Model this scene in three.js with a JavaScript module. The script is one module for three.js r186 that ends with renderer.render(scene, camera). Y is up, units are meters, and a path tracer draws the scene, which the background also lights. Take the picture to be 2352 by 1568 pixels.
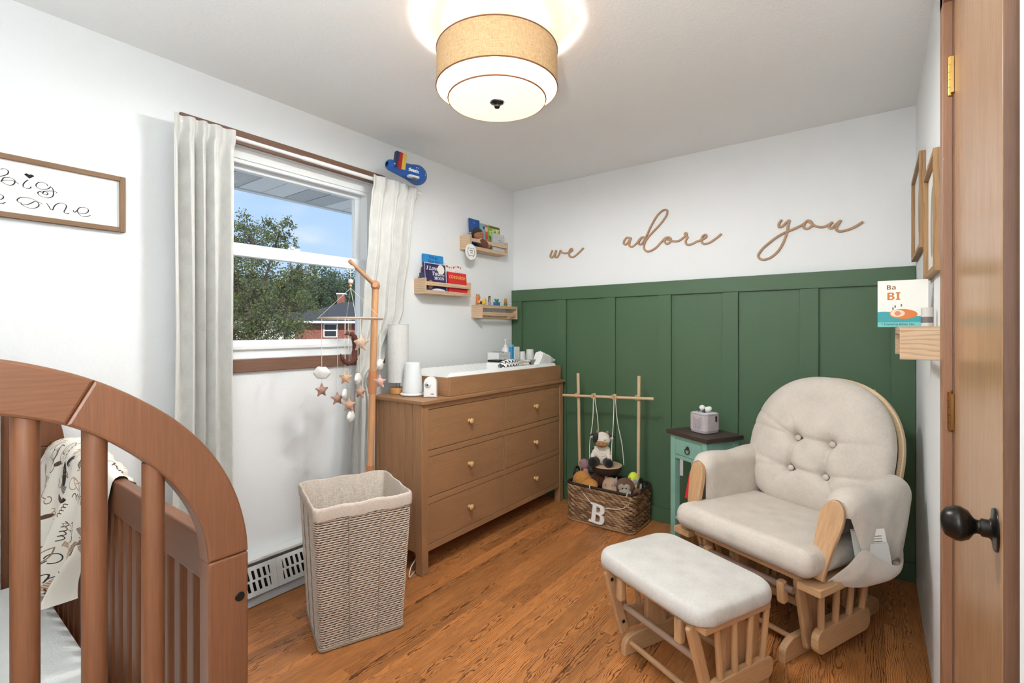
import * as THREE from 'three';
import { RoundedBoxGeometry } from 'three/addons/geometries/RoundedBoxGeometry.js';
import { mergeGeometries, mergeVertices } from 'three/addons/utils/BufferGeometryUtils.js';
import { MarchingCubes } from 'three/addons/objects/MarchingCubes.js';
import { TextGeometry } from 'three/addons/geometries/TextGeometry.js';
import { FontLoader } from 'three/addons/loaders/FontLoader.js';

// ---------- camera, sky, sun, exposure ----------
const scene = new THREE.Scene();
const renderer = new THREE.WebGLRenderer({ antialias: true });
renderer.toneMapping = THREE.LinearToneMapping;
renderer.toneMappingExposure = 1.68;
renderer.shadowMap.enabled = true;

const camera = new THREE.PerspectiveCamera(70.43, 2352 / 1568, 0.02, 300);
camera.position.set(2.2615, 1.2076, 3.0177);
camera.rotation.set(0, THREE.MathUtils.degToRad(36.93), 0);
camera.setViewOffset(2352, 1568, 0, 25.3, 2352, 1568);   // vertical lens shift
camera.updateProjectionMatrix();

const sun = new THREE.DirectionalLight(0xfff4e2, 2.8);
sun.position.set(9, 16, 5);
sun.target.position.set(-10, 0, -6);
sun.castShadow = true;
sun.shadow.camera.left = sun.shadow.camera.bottom = -40;
sun.shadow.camera.right = sun.shadow.camera.top = 40;
sun.shadow.camera.far = 120;
scene.add(sun, sun.target);

// main room light inside the drum fitting, plus a hallway globe and an uplighter added behind the camera as fill (fittings built below)
const LAMP = new THREE.Vector3(1.19, 2.055, 1.68), FILL_AT = new THREE.Vector3(2.26, 1.05, 3.36);
const bulbAt = [0.5, 2.594, 4.689].map((a) => new THREE.Vector3(LAMP.x + 0.095 * Math.cos(a), LAMP.y + 0.012, LAMP.z + 0.095 * Math.sin(a)));   // three bulbs in the bowl
for (const p of bulbAt) { const l = new THREE.PointLight(0xf5faf9, 0.95); l.position.copy(p); l.castShadow = true; l.shadow.radius = 2.0; scene.add(l); }
const hallFill = new THREE.PointLight(0xf0fafa, 1.5);
hallFill.position.set(1.75, 2.0, 4.1); hallFill.castShadow = true; hallFill.shadow.radius = 5;
const fillUplight = new THREE.PointLight(0xeff9fa, 12.0);
fillUplight.position.copy(FILL_AT); fillUplight.castShadow = true; fillUplight.shadow.radius = 3;
scene.add(hallFill, fillUplight);

// ---------- numbers, noise ----------
function rng(seed) { let a = seed | 0; return () => { a = (a + 0x6d2b79f5) | 0; let t = Math.imul(a ^ (a >>> 15), 1 | a); t = (t + Math.imul(t ^ (t >>> 7), 61 | t)) ^ t; return ((t ^ (t >>> 14)) >>> 0) / 4294967296; }; }
const R = rng(20240);
const rr = (a, b) => a + (b - a) * R();
const { lerp, clamp, smoothstep, degToRad } = THREE.MathUtils;
const hash = (x, y, s = 0) => { let h = Math.imul(x | 0, 374761393) + Math.imul(y | 0, 668265263) + Math.imul(s | 0, 1442695041); h = Math.imul(h ^ (h >>> 13), 1274126177); return ((h ^ (h >>> 16)) >>> 0) / 4294967296; };
function vn(x, y, s = 0) { const ix = Math.floor(x), iy = Math.floor(y); let fx = x - ix, fy = y - iy; fx = fx * fx * (3 - 2 * fx); fy = fy * fy * (3 - 2 * fy); return lerp(lerp(hash(ix, iy, s), hash(ix + 1, iy, s), fx), lerp(hash(ix, iy + 1, s), hash(ix + 1, iy + 1, s), fx), fy); }
const fbm = (x, y, s = 0, o = 4) => { let v = 0, a = 0.5, n = 0; for (let i = 0; i < o; i++) { v += a * vn(x, y, s + i); n += a; x *= 2.03; y *= 2.03; a *= 0.5; } return v / n; };

// sky: blue overhead, paler near the horizon, a few soft clouds all round
{
  const w = 1024, h = 512, d = new Float32Array(w * h * 4);
  for (let j = 0; j < h; j++) {
    const el = ((j + 0.5) / h - 0.5) * Math.PI, y = Math.sin(el), k = Math.pow(clamp(y, 0, 1), 0.6);
    for (let i = 0; i < w; i++) {
      const az = (i / w) * 2 * Math.PI;
      let c = [lerp(0.62, 0.16, k), lerp(0.80, 0.40, k), lerp(0.98, 0.86, k)];
      if (y <= 0) c = [0.34, 0.36, 0.34];
      else {
        const qx = Math.cos(az) / (y + 0.16), qz = Math.sin(az) / (y + 0.16);
        const cl = smoothstep(fbm(qx * 1.3 + 7, qz * 1.3 + 3, 5, 5), 0.54, 0.74) * smoothstep(y, 0.02, 0.14);
        c = c.map((v) => lerp(v, 0.98, cl * 0.75));
      }
      d.set([c[0], c[1], c[2], 1], (j * w + i) * 4);
    }
  }
  const t = new THREE.DataTexture(d, w, h, THREE.RGBAFormat, THREE.FloatType);
  t.mapping = THREE.EquirectangularReflectionMapping; t.magFilter = THREE.LinearFilter; t.needsUpdate = true;
  scene.background = t; scene.backgroundIntensity = 0.68;
}

// ---------- textures ----------
function tex(w, h, fn, srgb = true, wrap = THREE.MirroredRepeatWrapping) {
  const d = new Uint8Array(w * h * 4);
  for (let j = 0; j < h; j++) for (let i = 0; i < w; i++) { const c = fn(i / w, j / h, i, j), o = (j * w + i) * 4; if (typeof c === 'number') { const v = clamp(c, 0, 1) * 255; d[o] = d[o + 1] = d[o + 2] = v; } else for (let k = 0; k < 3; k++) d[o + k] = clamp(c[k], 0, 1) * 255; d[o + 3] = 255; }
  const t = new THREE.DataTexture(d, w, h); t.wrapS = t.wrapT = wrap; t.magFilter = THREE.LinearFilter; t.minFilter = THREE.LinearMipmapLinearFilter; t.generateMipmaps = true; if (srgb) t.colorSpace = THREE.SRGBColorSpace; t.needsUpdate = true; return t;
}
const rep = (t, a, b) => { const c = t.clone(); c.repeat.set(a, b); c.needsUpdate = true; return c; };
// grain runs along u; one tile is 1 m by 0.25 m
const T_fine = rep(tex(1024, 512, (u, v) => { const x = u * 8, y = v * 60 + 1.2 * fbm(u * 5, v * 3, 3); return 0.93 + 0.10 * (fbm(x * 0.8, y * 1.3, 1) - 0.5) + 0.10 * (vn(x * 4, v * 300, 9) - 0.5) + 0.10 * (fbm(u * 6, v * 6, 17) - 0.5); }), 1, 4);
const T_bold = rep(tex(1024, 512, (u, v) => { const q = v * 18 + 2.2 * fbm(u * 3, v * 2.2, 41) + 0.8 * fbm(u * 9, v * 9, 4), f = q - Math.floor(q); return 0.94 - 0.17 * smoothstep(f, 0.45, 0.95) * (0.4 + 0.6 * vn(u * 30, v * 260, 8)) - 0.07 * vn(u * 40, v * 400, 2) + 0.05 * (fbm(u * 5, v * 5, 6) - 0.5); }), 1, 4);
// oak floor strips: eight boards, 1.2 m long each, side by side
const OAK_L = 1.2;
const T_oak = tex(2048, 1024, (u, v) => {
  const b = Math.floor(v * 8), s = v * 8 - b, L = u * OAK_L, m = 0.012 + 0.02 * 0;
  const wob = fbm(L * 5, s * 1.2 + b * 9, 50 + b) - 0.5, wob2 = fbm(L * 26, s * 5 + b * 3, 70 + b) - 0.5;
  let q;
  if (b % 4 === 1) q = s * 9 + wob * 3.2 + wob2 * 1.1 + L * 1.4;                                   // straight grain
  else if (b % 4 === 3) q = s * 15 + wob * 2.2 + wob2 * 0.7 - L * 0.8;                              // fine straight grain
  else { const c = 0.5 + (b % 3 - 1) * 0.28 + wob * 0.5; q = (s - c) * (s - c) * (11 + 4 * (b % 3)) + L * (b % 4 === 0 ? 9 : 5.5) + wob * 3.6 + wob2 * 1.5; }  // cathedrals
  const f = q - Math.floor(q), w = 0.5 + 0.5 * vn(Math.floor(q) * 3.1, b * 7.7, 4);
  let line = smoothstep(f, 0.42, 0.86) * (1 - smoothstep(f, 0.9, 1.0)) * w;
  line *= 0.35 + 0.85 * smoothstep(vn(L * 22, s * 5, 90 + b), 0.12, 0.75);
  const pore = smoothstep(vn(L * 55, s * 72, 30 + b), 0.62, 0.95) * 0.30 + smoothstep(vn(L * 140, s * 120, 33), 0.7, 1) * 0.2;
  const k = clamp(line * 0.92 + pore * (0.35 + line) + 0.16 * (fbm(L * 3, s + b * 5, 12) - 0.3), 0, 1), tone = 0.90 + 0.2 * hash(b, 3, 7);
  return [lerp(0.77, 0.36, k) * tone, lerp(0.525, 0.205, k) * tone, lerp(0.315, 0.105, k) * tone];
}, true, THREE.RepeatWrapping);
const T_plaster = rep(tex(512, 512, (u, v) => 0.5 * fbm(u * 46, v * 46, 2, 3) + 0.5 * fbm(u * 130, v * 130, 8, 2), false), 2.2, 2.2);
const T_weave = rep(tex(256, 256, (u, v) => { const a = Math.sin(u * Math.PI * 96), b = Math.sin(v * Math.PI * 96); return 0.5 + 0.22 * a * b + 0.28 * (vn(u * 190, v * 60, 3) - 0.5) + 0.28 * (vn(u * 60, v * 190, 5) - 0.5); }, false), 8, 8);
const T_linen = rep(tex(512, 512, (u, v) => 0.93 + 0.14 * (vn(u * 260, v * 22, 3) - 0.5) + 0.14 * (vn(u * 22, v * 260, 5) - 0.5) + 0.10 * (vn(u * 256, v * 256, 8) - 0.5)), 4, 4);
const T_suede = rep(tex(512, 512, (u, v) => 0.92 + 0.10 * (fbm(u * 9, v * 9, 3, 5) - 0.5) + 0.05 * (vn(u * 200, v * 200, 8) - 0.5)), 2, 2);
const T_plush = rep(tex(256, 256, (u, v) => vn(u * 60, v * 60, 3) * 0.6 + vn(u * 128, v * 128, 4) * 0.4, false), 6, 6);

// ---------- materials ----------
const M = {};
const std = (o) => new THREE.MeshPhysicalMaterial({ roughness: 0.6, ...o });
const wood = (hex, o = {}) => std({ color: hex, map: T_fine, roughness: 0.45, ...o });
M.wall = std({ color: 0xeff0f1, roughness: 0.85, bumpMap: T_plaster, bumpScale: 0.0009 });
M.ceiling = std({ color: 0xf5f6f6, roughness: 0.9, bumpMap: T_plaster, bumpScale: 0.0013 });
M.green = std({ color: 0x476346, roughness: 0.55, bumpMap: T_plaster, bumpScale: 0.0006 });
M.oak = std({ color: 0xfff6ee, map: T_oak, roughness: 0.38 });
M.subfloor = std({ color: 0x3a2413, roughness: 0.9 });
M.dresser = wood(0xab7e58, { roughness: 0.5 });
M.crib = wood(0x7b4c30, { roughness: 0.42 });
M.beech = std({ color: 0xd3a67a, map: T_fine, roughness: 0.42 });
M.pine = std({ color: 0xefcba6, map: T_bold, roughness: 0.55 });
M.knob = std({ color: 0xe0b37c, map: T_fine, roughness: 0.35 });
M.trim = wood(0x83604f, { roughness: 0.4 });
M.doorwood = wood(0xbd8f68, { roughness: 0.26 });
M.walnut = wood(0x8d6a4a, { roughness: 0.55 });
M.white = std({ color: 0xececea, roughness: 0.4 });
M.vinyl = std({ color: 0xf0f1f1, roughness: 0.3 });
M.paper = std({ color: 0xf2f1ec, roughness: 0.7 });
M.metalwhite = std({ color: 0xdcdcda, roughness: 0.35 });
M.black = std({ color: 0x111111, roughness: 0.5 });
M.darkhole = std({ color: 0x17181a, roughness: 0.9 });
M.bronze = std({ color: 0x2a2623, roughness: 0.28, metalness: 0.75 });
M.canopy = std({ color: 0x8a6450, roughness: 0.45, metalness: 0.3 });
M.brass = std({ color: 0xc39a56, roughness: 0.3, metalness: 0.9 });
M.steel = std({ color: 0x9a9a9c, roughness: 0.3, metalness: 0.9 });
M.curtain = std({ color: 0xf1efea, roughness: 0.95, map: T_suede, bumpMap: T_weave, bumpScale: 0.0003, side: THREE.DoubleSide, transmission: 0.12, sheen: 0.2, sheenColor: new THREE.Color(1, 1, 1) });
M.suede = std({ color: 0xe2d6ca, map: T_suede, roughness: 0.95, sheen: 0.35, sheenColor: new THREE.Color(0.9, 0.86, 0.82), bumpMap: T_weave, bumpScale: 0.0003 });
M.suedegrey = std({ color: 0xdfdad4, map: T_suede, roughness: 0.95, sheen: 0.3, sheenColor: new THREE.Color(0.9, 0.88, 0.86), bumpMap: T_weave, bumpScale: 0.0003 });
M.liner = std({ color: 0xe2d2c4, map: T_linen, roughness: 0.95, side: THREE.DoubleSide });
M.rope = std({ color: 0xddccbe, map: T_linen, roughness: 0.95 });
M.cotton = std({ color: 0xe9e9e7, roughness: 0.95, bumpMap: T_plush, bumpScale: 0.0015 });
M.terry = std({ color: 0xf2f2f0, roughness: 0.95, bumpMap: T_plush, bumpScale: 0.003 });
M.shade = std({ color: 0xd6b184, map: T_linen, roughness: 1, transmission: 0.005, side: THREE.DoubleSide });
M.string = std({ color: 0xe6e0d2, roughness: 0.9 });
M.plush = (hex) => std({ color: hex, roughness: 1, bumpMap: T_plush, bumpScale: 0.003, sheen: 0.3, sheenColor: new THREE.Color(1, 1, 1) });
M.flat = (hex, r = 0.55) => std({ color: hex, roughness: r });

// ---------- geometry helpers ----------
const V3 = (x, y, z) => new THREE.Vector3(x, y, z);
function xf(g, { p = [0, 0, 0], r = [0, 0, 0], s = [1, 1, 1] } = {}) {
  g.applyMatrix4(new THREE.Matrix4().compose(V3(...p), new THREE.Quaternion().setFromEuler(new THREE.Euler(...r)), V3(...s))); return g;
}
// uv in metres by the axis each face points along; grain: the axis the grain (u) runs along
function uvm(g, grain = 'y', off = [0, 0]) {
  const q = g.index ? g.toNonIndexed() : g, P = q.attributes.position, uv = new Float32Array(P.count * 2), a = V3(), b = V3(), c = V3();
  const gi = 'xyz'.indexOf(grain);
  for (let i = 0; i < P.count; i += 3) {
    a.fromBufferAttribute(P, i); b.fromBufferAttribute(P, i + 1); c.fromBufferAttribute(P, i + 2);
    const n = b.clone().sub(a).cross(c.clone().sub(a)), m = [Math.abs(n.x), Math.abs(n.y), Math.abs(n.z)];
    let ax = m.indexOf(Math.max(...m)); if (ax === gi) { const o = [0, 1, 2].filter((k) => k !== gi); for (const [k, v] of [a, b, c].entries()) { uv[(i + k) * 2] = v.getComponent(o[0]) * 0.3 + off[0]; uv[(i + k) * 2 + 1] = v.getComponent(o[1]) + off[1]; } continue; }
    const vi = 3 - ax - gi;
    for (const [k, v] of [a, b, c].entries()) { uv[(i + k) * 2] = v.getComponent(gi) + off[0]; uv[(i + k) * 2 + 1] = v.getComponent(vi) + off[1]; }
  }
  q.setAttribute('uv', new THREE.BufferAttribute(uv, 2)); return q;
}
const rnd2 = () => [R() * 3, R() * 3];
function box(w, h, d, r = 0.003, p = [0, 0, 0], grain = 'y', rot) {
  const rad = Math.min(r, w / 2.01, h / 2.01, d / 2.01);
  let g = rad > 0.0004 ? new RoundedBoxGeometry(w, h, d, 1, rad) : new THREE.BoxGeometry(w, h, d);
  g = uvm(g, grain, rnd2()); if (rot) xf(g, { r: rot }); return xf(g, { p });
}
// box from corner to corner
const bb = (a, b, r = 0.003, grain = 'y') => box(Math.abs(b[0] - a[0]), Math.abs(b[1] - a[1]), Math.abs(b[2] - a[2]), r, [(a[0] + b[0]) / 2, (a[1] + b[1]) / 2, (a[2] + b[2]) / 2], grain);
function merge(list) {
  const gs = list.flat().filter(Boolean).map((g) => { const q = g.index ? g.toNonIndexed() : g; for (const k of Object.keys(q.attributes)) if (!['position', 'normal', 'uv'].includes(k)) q.deleteAttribute(k); if (!q.attributes.normal) q.computeVertexNormals(); if (!q.attributes.uv) q.setAttribute('uv', new THREE.BufferAttribute(new Float32Array(q.attributes.position.count * 2), 2)); return q; });
  return gs.length === 1 ? gs[0] : mergeGeometries(gs, false);
}
function rod(a, b, r, r2 = r, seg = 14) {
  const A = V3(...a), B = V3(...b), L = A.distanceTo(B), g = new THREE.CylinderGeometry(r2, r, L, seg);
  const uv = g.attributes.uv, o = R() * 2; for (let i = 0; i < uv.count; i++) uv.setXY(i, uv.getY(i) * L + o, uv.getX(i) * 2 * Math.PI * r + o);
  g.applyQuaternion(new THREE.Quaternion().setFromUnitVectors(V3(0, 1, 0), B.clone().sub(A).normalize())); return xf(g, { p: A.add(B).multiplyScalar(0.5).toArray() });
}
const tube = (pts, r, seg = 40, rs = 8, closed = false) => new THREE.TubeGeometry(new THREE.CatmullRomCurve3(pts.map((p) => V3(...p)), closed), seg, r, rs, closed);
const lathe = (pts, seg = 40, p = [0, 0, 0]) => xf(new THREE.LatheGeometry(pts.map((q) => new THREE.Vector2(...q)), seg), { p });
const ball = (r, p = [0, 0, 0], s = [1, 1, 1], seg = 20) => xf(new THREE.SphereGeometry(r, seg, Math.round(seg * 0.7)), { p, s });
function grid(nu, nv, fn, uvs = [1, 1]) {
  const P = [], U = [], I = [];
  for (let j = 0; j <= nv; j++) for (let i = 0; i <= nu; i++) { P.push(...fn(i / nu, j / nv)); U.push((i / nu) * uvs[0], (j / nv) * uvs[1]); }
  for (let j = 0; j < nv; j++) for (let i = 0; i < nu; i++) { const a = j * (nu + 1) + i, b = a + 1, c = a + nu + 1, d = c + 1; I.push(a, b, d, a, d, c); }
  const g = new THREE.BufferGeometry(); g.setAttribute('position', new THREE.Float32BufferAttribute(P, 3)); g.setAttribute('uv', new THREE.Float32BufferAttribute(U, 2)); g.setIndex(I); g.computeVertexNormals(); return g;
}
function smooth(g) { const q = g.clone(); q.deleteAttribute('normal'); q.deleteAttribute('uv'); const m = mergeVertices(q, 1e-5); m.computeVertexNormals(); return m; }
function extrude(pts, depth, bevel = 0.002, holes = [], curveSeg = 12) {
  const s = pts instanceof THREE.Shape ? pts : new THREE.Shape(pts.map((p) => new THREE.Vector2(...p))); s.holes.push(...holes);
  return new THREE.ExtrudeGeometry(s, { depth: depth - 2 * bevel, bevelEnabled: bevel > 0, bevelThickness: bevel, bevelSize: bevel, bevelOffset: -bevel, bevelSegments: 2, curveSegments: curveSeg }).translate(0, 0, bevel);
}
function rrect(w, h, r, n = 6) { const o = []; for (const [sx, sy, a0] of [[1, 1, 0], [-1, 1, 90], [-1, -1, 180], [1, -1, 270]]) for (let k = 0; k <= n; k++) { const a = degToRad(a0 + (90 * k) / n); o.push([sx * (w / 2 - r) + r * Math.cos(a), sy * (h / 2 - r) + r * Math.sin(a)]); } return o; }
// soft body from joined ellipsoids/capsules: items {a,b,r,r2} or {c,s}; k = blend
function blob(items, k = 0.01, cells = 40, pad = 0.012) {
  const box3 = new THREE.Box3(); for (const t of items) { if (t.c) { box3.expandByPoint(V3(...t.c).sub(V3(...t.s))); box3.expandByPoint(V3(...t.c).add(V3(...t.s))); } else for (const [q, r] of [[t.a, t.r], [t.b, t.r2 ?? t.r]]) { box3.expandByPoint(V3(...q).subScalar(r)); box3.expandByPoint(V3(...q).addScalar(r)); } }
  box3.expandByScalar(pad); const c = box3.getCenter(V3()), e = box3.getSize(V3()), half = Math.max(e.x, e.y, e.z) / 2;
  const mc = new MarchingCubes(cells, new THREE.MeshBasicMaterial(), false, false, 60000); mc.isolation = 0; const n = mc.size, hs = mc.halfsize;
  const P = V3(), A = V3(), B = V3();
  for (let z = 0; z < n; z++) for (let y = 0; y < n; y++) for (let x = 0; x < n; x++) {
    P.set(((x - hs) / hs) * half + c.x, ((y - hs) / hs) * half + c.y, ((z - hs) / hs) * half + c.z); let d = 1e3;
    for (const t of items) {
      let q;
      if (t.c) { const lx = (P.x - t.c[0]) / t.s[0], ly = (P.y - t.c[1]) / t.s[1], lz = (P.z - t.c[2]) / t.s[2], l = Math.hypot(lx, ly, lz); q = (l - 1) * Math.min(...t.s); }
      else { A.set(...t.a); B.set(...t.b); const ab = B.clone().sub(A), h = clamp(P.clone().sub(A).dot(ab) / ab.lengthSq(), 0, 1); q = P.distanceTo(A.addScaledVector(ab, h)) - lerp(t.r, t.r2 ?? t.r, h); }
      const hh = clamp(0.5 + (0.5 * (q - d)) / k, 0, 1); d = d > 100 ? q : lerp(q, d, hh) - k * hh * (1 - hh);
    }
    mc.field[x + y * n + z * n * n] = -d;
  }
  mc.update(); const g = new THREE.BufferGeometry(), cnt = mc.count, pos = mc.positionArray.slice(0, cnt * 3), nor = mc.normalArray.slice(0, cnt * 3);
  for (let i = 0; i < cnt; i++) { pos[i * 3] = pos[i * 3] * half + c.x; pos[i * 3 + 1] = pos[i * 3 + 1] * half + c.y; pos[i * 3 + 2] = pos[i * 3 + 2] * half + c.z; }
  g.setAttribute('position', new THREE.BufferAttribute(pos, 3)); g.setAttribute('normal', new THREE.BufferAttribute(nor, 3));
  const m = mergeVertices(g, 1e-5); m.computeVertexNormals(); const uv = new Float32Array(m.attributes.position.count * 2); for (let i = 0; i < uv.length / 2; i++) { uv[i * 2] = m.attributes.position.getX(i) + m.attributes.position.getZ(i) * 0.7; uv[i * 2 + 1] = m.attributes.position.getY(i) + m.attributes.position.getZ(i) * 0.4; } m.setAttribute('uv', new THREE.BufferAttribute(uv, 2)); return m;
}

function fuzz(g, amp, freq, seed = 3) { // lumpy pile on a plush shape
  const P = g.attributes.position, N = g.attributes.normal; for (let i = 0; i < P.count; i++) { const x = P.getX(i) * freq, y = P.getY(i) * freq, z = P.getZ(i) * freq, h = (fbm(x + z * 0.7, y - z * 0.4, seed, 2) - 0.5) * 2 * amp; P.setXYZ(i, P.getX(i) + N.getX(i) * h, P.getY(i) + N.getY(i) * h, P.getZ(i) + N.getZ(i) * h); }
  g.computeVertexNormals(); return g;
}
// ---------- scene bookkeeping ----------
const taken = new Map();
function numbered(n) { const k = taken.get(n) ?? 0; taken.set(n, k + 1); return k ? `${n}_${String(k).padStart(3, '0')}` : n; }
function tag(o, label, category, group) { o.userData.label = label; o.userData.category = category; if (group) o.userData.group = group; return o; }
function thing(name, label, category, p = [0, 0, 0], ry = 0, group) { const g = new THREE.Group(); g.name = numbered(name); g.position.set(...p); g.rotation.y = ry; scene.add(g); return tag(g, label, category, group); }
function part(name, geo, mat, parent, label) { const m = new THREE.Mesh(Array.isArray(geo) ? merge(geo) : geo, mat); m.name = name; parent.add(m); if (label) m.userData.label = label; return m; }
function solo(name, geo, mat, label, category, p = [0, 0, 0], ry = 0, group) { const m = part(numbered(name), geo, mat, scene); m.position.set(...p); m.rotation.y = ry; return tag(m, label, category, group); }
function struct(name, geo, mat, label) { const m = geo ? part(name, geo, mat, scene) : new THREE.Group(); m.name = name; scene.add(m); m.userData.kind = 'structure'; if (label) m.userData.label = label; return m; }
const font = await new FontLoader().loadAsync('fonts/droid/droid_sans_bold.typeface.json');
const fontS = await new FontLoader().loadAsync('fonts/droid/droid_serif_bold.typeface.json');
const text = (s, size, depth = 0.001, f = font) => { const g = new TextGeometry(s, { font: f, size, depth, curveSegments: 5, bevelEnabled: false }); g.computeBoundingBox(); const b = g.boundingBox; return g.translate(-(b.min.x + b.max.x) / 2, -(b.min.y + b.max.y) / 2, 0); };
function canvasTex(w, h, draw) { const c = document.createElement('canvas'); c.width = w; c.height = h; const x = c.getContext('2d'); draw(x, w, h); const t = new THREE.CanvasTexture(c); t.colorSpace = THREE.SRGBColorSpace; return t; }

// ================= THE ROOM =================
const W = 2.417, H = 2.29, ZN = 3.5;      // back wall at z = 0, window wall at x = 0, entry wall at z = ZN
{ // floor: oak strips laid one by one over a dark underlay
  const floor = struct('floor', bb([-0.1, -0.12, -0.1], [W + 0.9, -0.0125, 5.0], 0), M.subfloor, 'stained red oak strip floor');
  const pw = 0.0575, rows = Math.ceil((W + 0.02) / pw), th = 0.012, c = 0.0005, gap = 0.00035, r = rng(77);
  const plank = (w, l) => { // flat top with eased upper edges
    const x0 = -w / 2, x1 = w / 2, z0 = -l / 2, z1 = l / 2, P = [], q = (a, b, d, e) => P.push(...a, ...b, ...d, ...a, ...d, ...e);
    const t = [[x0 + c, 0, z1 - c], [x1 - c, 0, z1 - c], [x1 - c, 0, z0 + c], [x0 + c, 0, z0 + c]], s = [[x0, -c, z1], [x1, -c, z1], [x1, -c, z0], [x0, -c, z0]], b = [[x0, -th, z1], [x1, -th, z1], [x1, -th, z0], [x0, -th, z0]];
    q(...t); for (let k = 0; k < 4; k++) { const n = (k + 1) % 4; q(s[k], s[n], t[n], t[k]); q(b[k], b[n], s[n], s[k]); }
    const g = new THREE.BufferGeometry(); g.setAttribute('position', new THREE.Float32BufferAttribute(P, 3)); g.computeVertexNormals(); return g;
  };
  for (let k = 0; k < rows; k++) {
    let z = -0.004 - r() * 0.5; const x = (k + 0.5) * pw - 0.01;
    while (z < ZN) {
      let l = 0.42 + r() * 0.68; const strip = Math.floor(r() * 8), u0 = r() * (OAK_L - l), flip = r() < 0.5;
      const a = Math.max(z, -0.005), e = Math.min(z + l, ZN);
      if (e - a > 0.02) {
        const g = plank(pw - gap, e - a - gap), p = g.attributes.position, uv = new Float32Array(p.count * 2);
        for (let i = 0; i < p.count; i++) { let v = clamp(p.getX(i) / pw + 0.5, 0.02, 0.98); if (flip) v = 1 - v; uv[i * 2] = (u0 + p.getZ(i) + (e - a) / 2) / OAK_L; uv[i * 2 + 1] = (strip + v) / 8; }
        g.setAttribute('uv', new THREE.BufferAttribute(uv, 2));
        part('plank', g, M.oak, floor).position.set(x, 0, (a + e) / 2);
      }
      z += l;
    }
  }
  struct('hall_floor', bb([0.6, -0.012, ZN], [W + 0.9, 0, 5.0], 0, 'z'), M.doorwood);
}
struct('ceiling', bb([-0.16, H, -0.16], [W + 0.9, H + 0.2, 5.0], 0, 'x'), M.ceiling, 'white textured ceiling');
// window opening: z 1.30..2.20, y 1.08..2.03
const WZ0 = 1.30, WZ1 = 2.20, WY0 = 1.08, WY1 = 2.03;
struct('wall_left', [bb([-0.16, -0.12, -0.16], [0, H + 0.1, WZ0], 0, 'z'), bb([-0.16, -0.12, WZ1], [0, H + 0.1, 5.0], 0, 'z'), bb([-0.16, -0.12, WZ0], [0, WY0, WZ1], 0, 'z'), bb([-0.16, WY1, WZ0], [0, H + 0.1, WZ1], 0, 'z')], M.wall, 'pale grey painted wall with the window');
{ // back wall with green board and batten wainscot
  const wb = struct('wall_back', bb([-0.16, -0.12, -0.16], [W + 0.9, H + 0.1, -0.012], 0, 'x'), M.wall, 'pale grey wall above green board and batten');
  const top = 1.517, bat = [[0.003, 0.096], [0.407, 0.489], [0.785, 0.868], [1.161, 1.244], [1.546, 1.63], [1.936, 2.022], [2.322, W - 0.002]];
  for (let k = 0; k < 6; k++) part('panel', bb([bat[k][1] - 0.02, 0.09, -0.013], [bat[k + 1][0] + 0.02, 1.44, 0.002], 0.0006, 'y'), M.green, wb, 'flat green panel');
  for (const [a, b] of bat) part('batten', bb([a, 0.094, 0], [b, 1.430, 0.0175], 0.0015, 'y'), M.green, wb, 'green vertical batten');
  part('top_rail', bb([0.002, 1.431, 0], [W - 0.002, top, 0.0185], 0.0015, 'x'), M.green, wb, 'green top rail of the wainscot');
  part('baseboard', bb([0.002, 0.001, 0], [W - 0.002, 0.0925, 0.0185], 0.0015, 'x'), M.green, wb, 'green baseboard of the wainscot');
}
// right wall: closet door opening z 1.386..2.0855
const DZ0 = 1.386, DZ1 = 2.0855, DH = 2.035;
struct('wall_right', [bb([W, -0.12, -0.16], [W + 0.12, H + 0.1, DZ0], 0, 'z'), bb([W, -0.12, DZ1], [W + 0.12, H + 0.1, 3.62], 0, 'z'), bb([W, DH, DZ0], [W + 0.12, H + 0.1, DZ1], 0, 'z')], M.wall, 'pale grey painted wall with the closet door');
struct('closet_walls', [bb([W + 0.12, -0.12, DZ0 - 0.1], [W + 0.8, DH + 0.2, DZ0 - 0.02], 0), bb([W + 0.12, -0.12, DZ1 + 0.02], [W + 0.8, DH + 0.2, DZ1 + 0.1], 0), bb([W + 0.72, -0.12, DZ0 - 0.02], [W + 0.8, DH + 0.2, DZ1 + 0.02], 0), bb([W + 0.12, DH + 0.1, DZ0 - 0.02], [W + 0.72, DH + 0.2, DZ1 + 0.02], 0)], M.wall);
// entry wall with an open doorway to the hallway behind the camera
struct('wall_front', [bb([0, -0.12, ZN], [1.5, H + 0.1, ZN + 0.12], 0, 'x'), bb([2.3, -0.12, ZN], [W + 0.9, H + 0.1, ZN + 0.12], 0, 'x'), bb([1.5, 2.05, ZN], [2.3, H + 0.1, ZN + 0.12], 0, 'x')], M.wall);
struct('hall_walls', [bb([0.5, -0.12, ZN + 0.12], [0.6, H + 0.1, 5.0], 0, 'z'), bb([W + 0.8, -0.12, ZN + 0.12], [W + 0.9, H + 0.1, 5.0], 0, 'z'), bb([0.5, -0.12, 4.9], [W + 0.9, H + 0.1, 5.0], 0, 'x')], M.wall);
{
  const h = thing('added_hall_globe', 'unseen white globe lamp added on the hallway ceiling for fill light', 'lamp', [1.75, 2.0, 4.1]);  // globe added out of view, only to send fill light through the doorway
  part('globe', ball(0.12), std({ color: 0xffffff, emissive: 0xfff3e6, emissiveIntensity: 1.0, roughness: 0.4 }), h);
  part('canopy', lathe([[0, 0.29], [0.07, 0.288], [0.07, 0.26], [0.03, 0.24], [0.03, 0.1]]), M.bronze, h);
}
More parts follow.
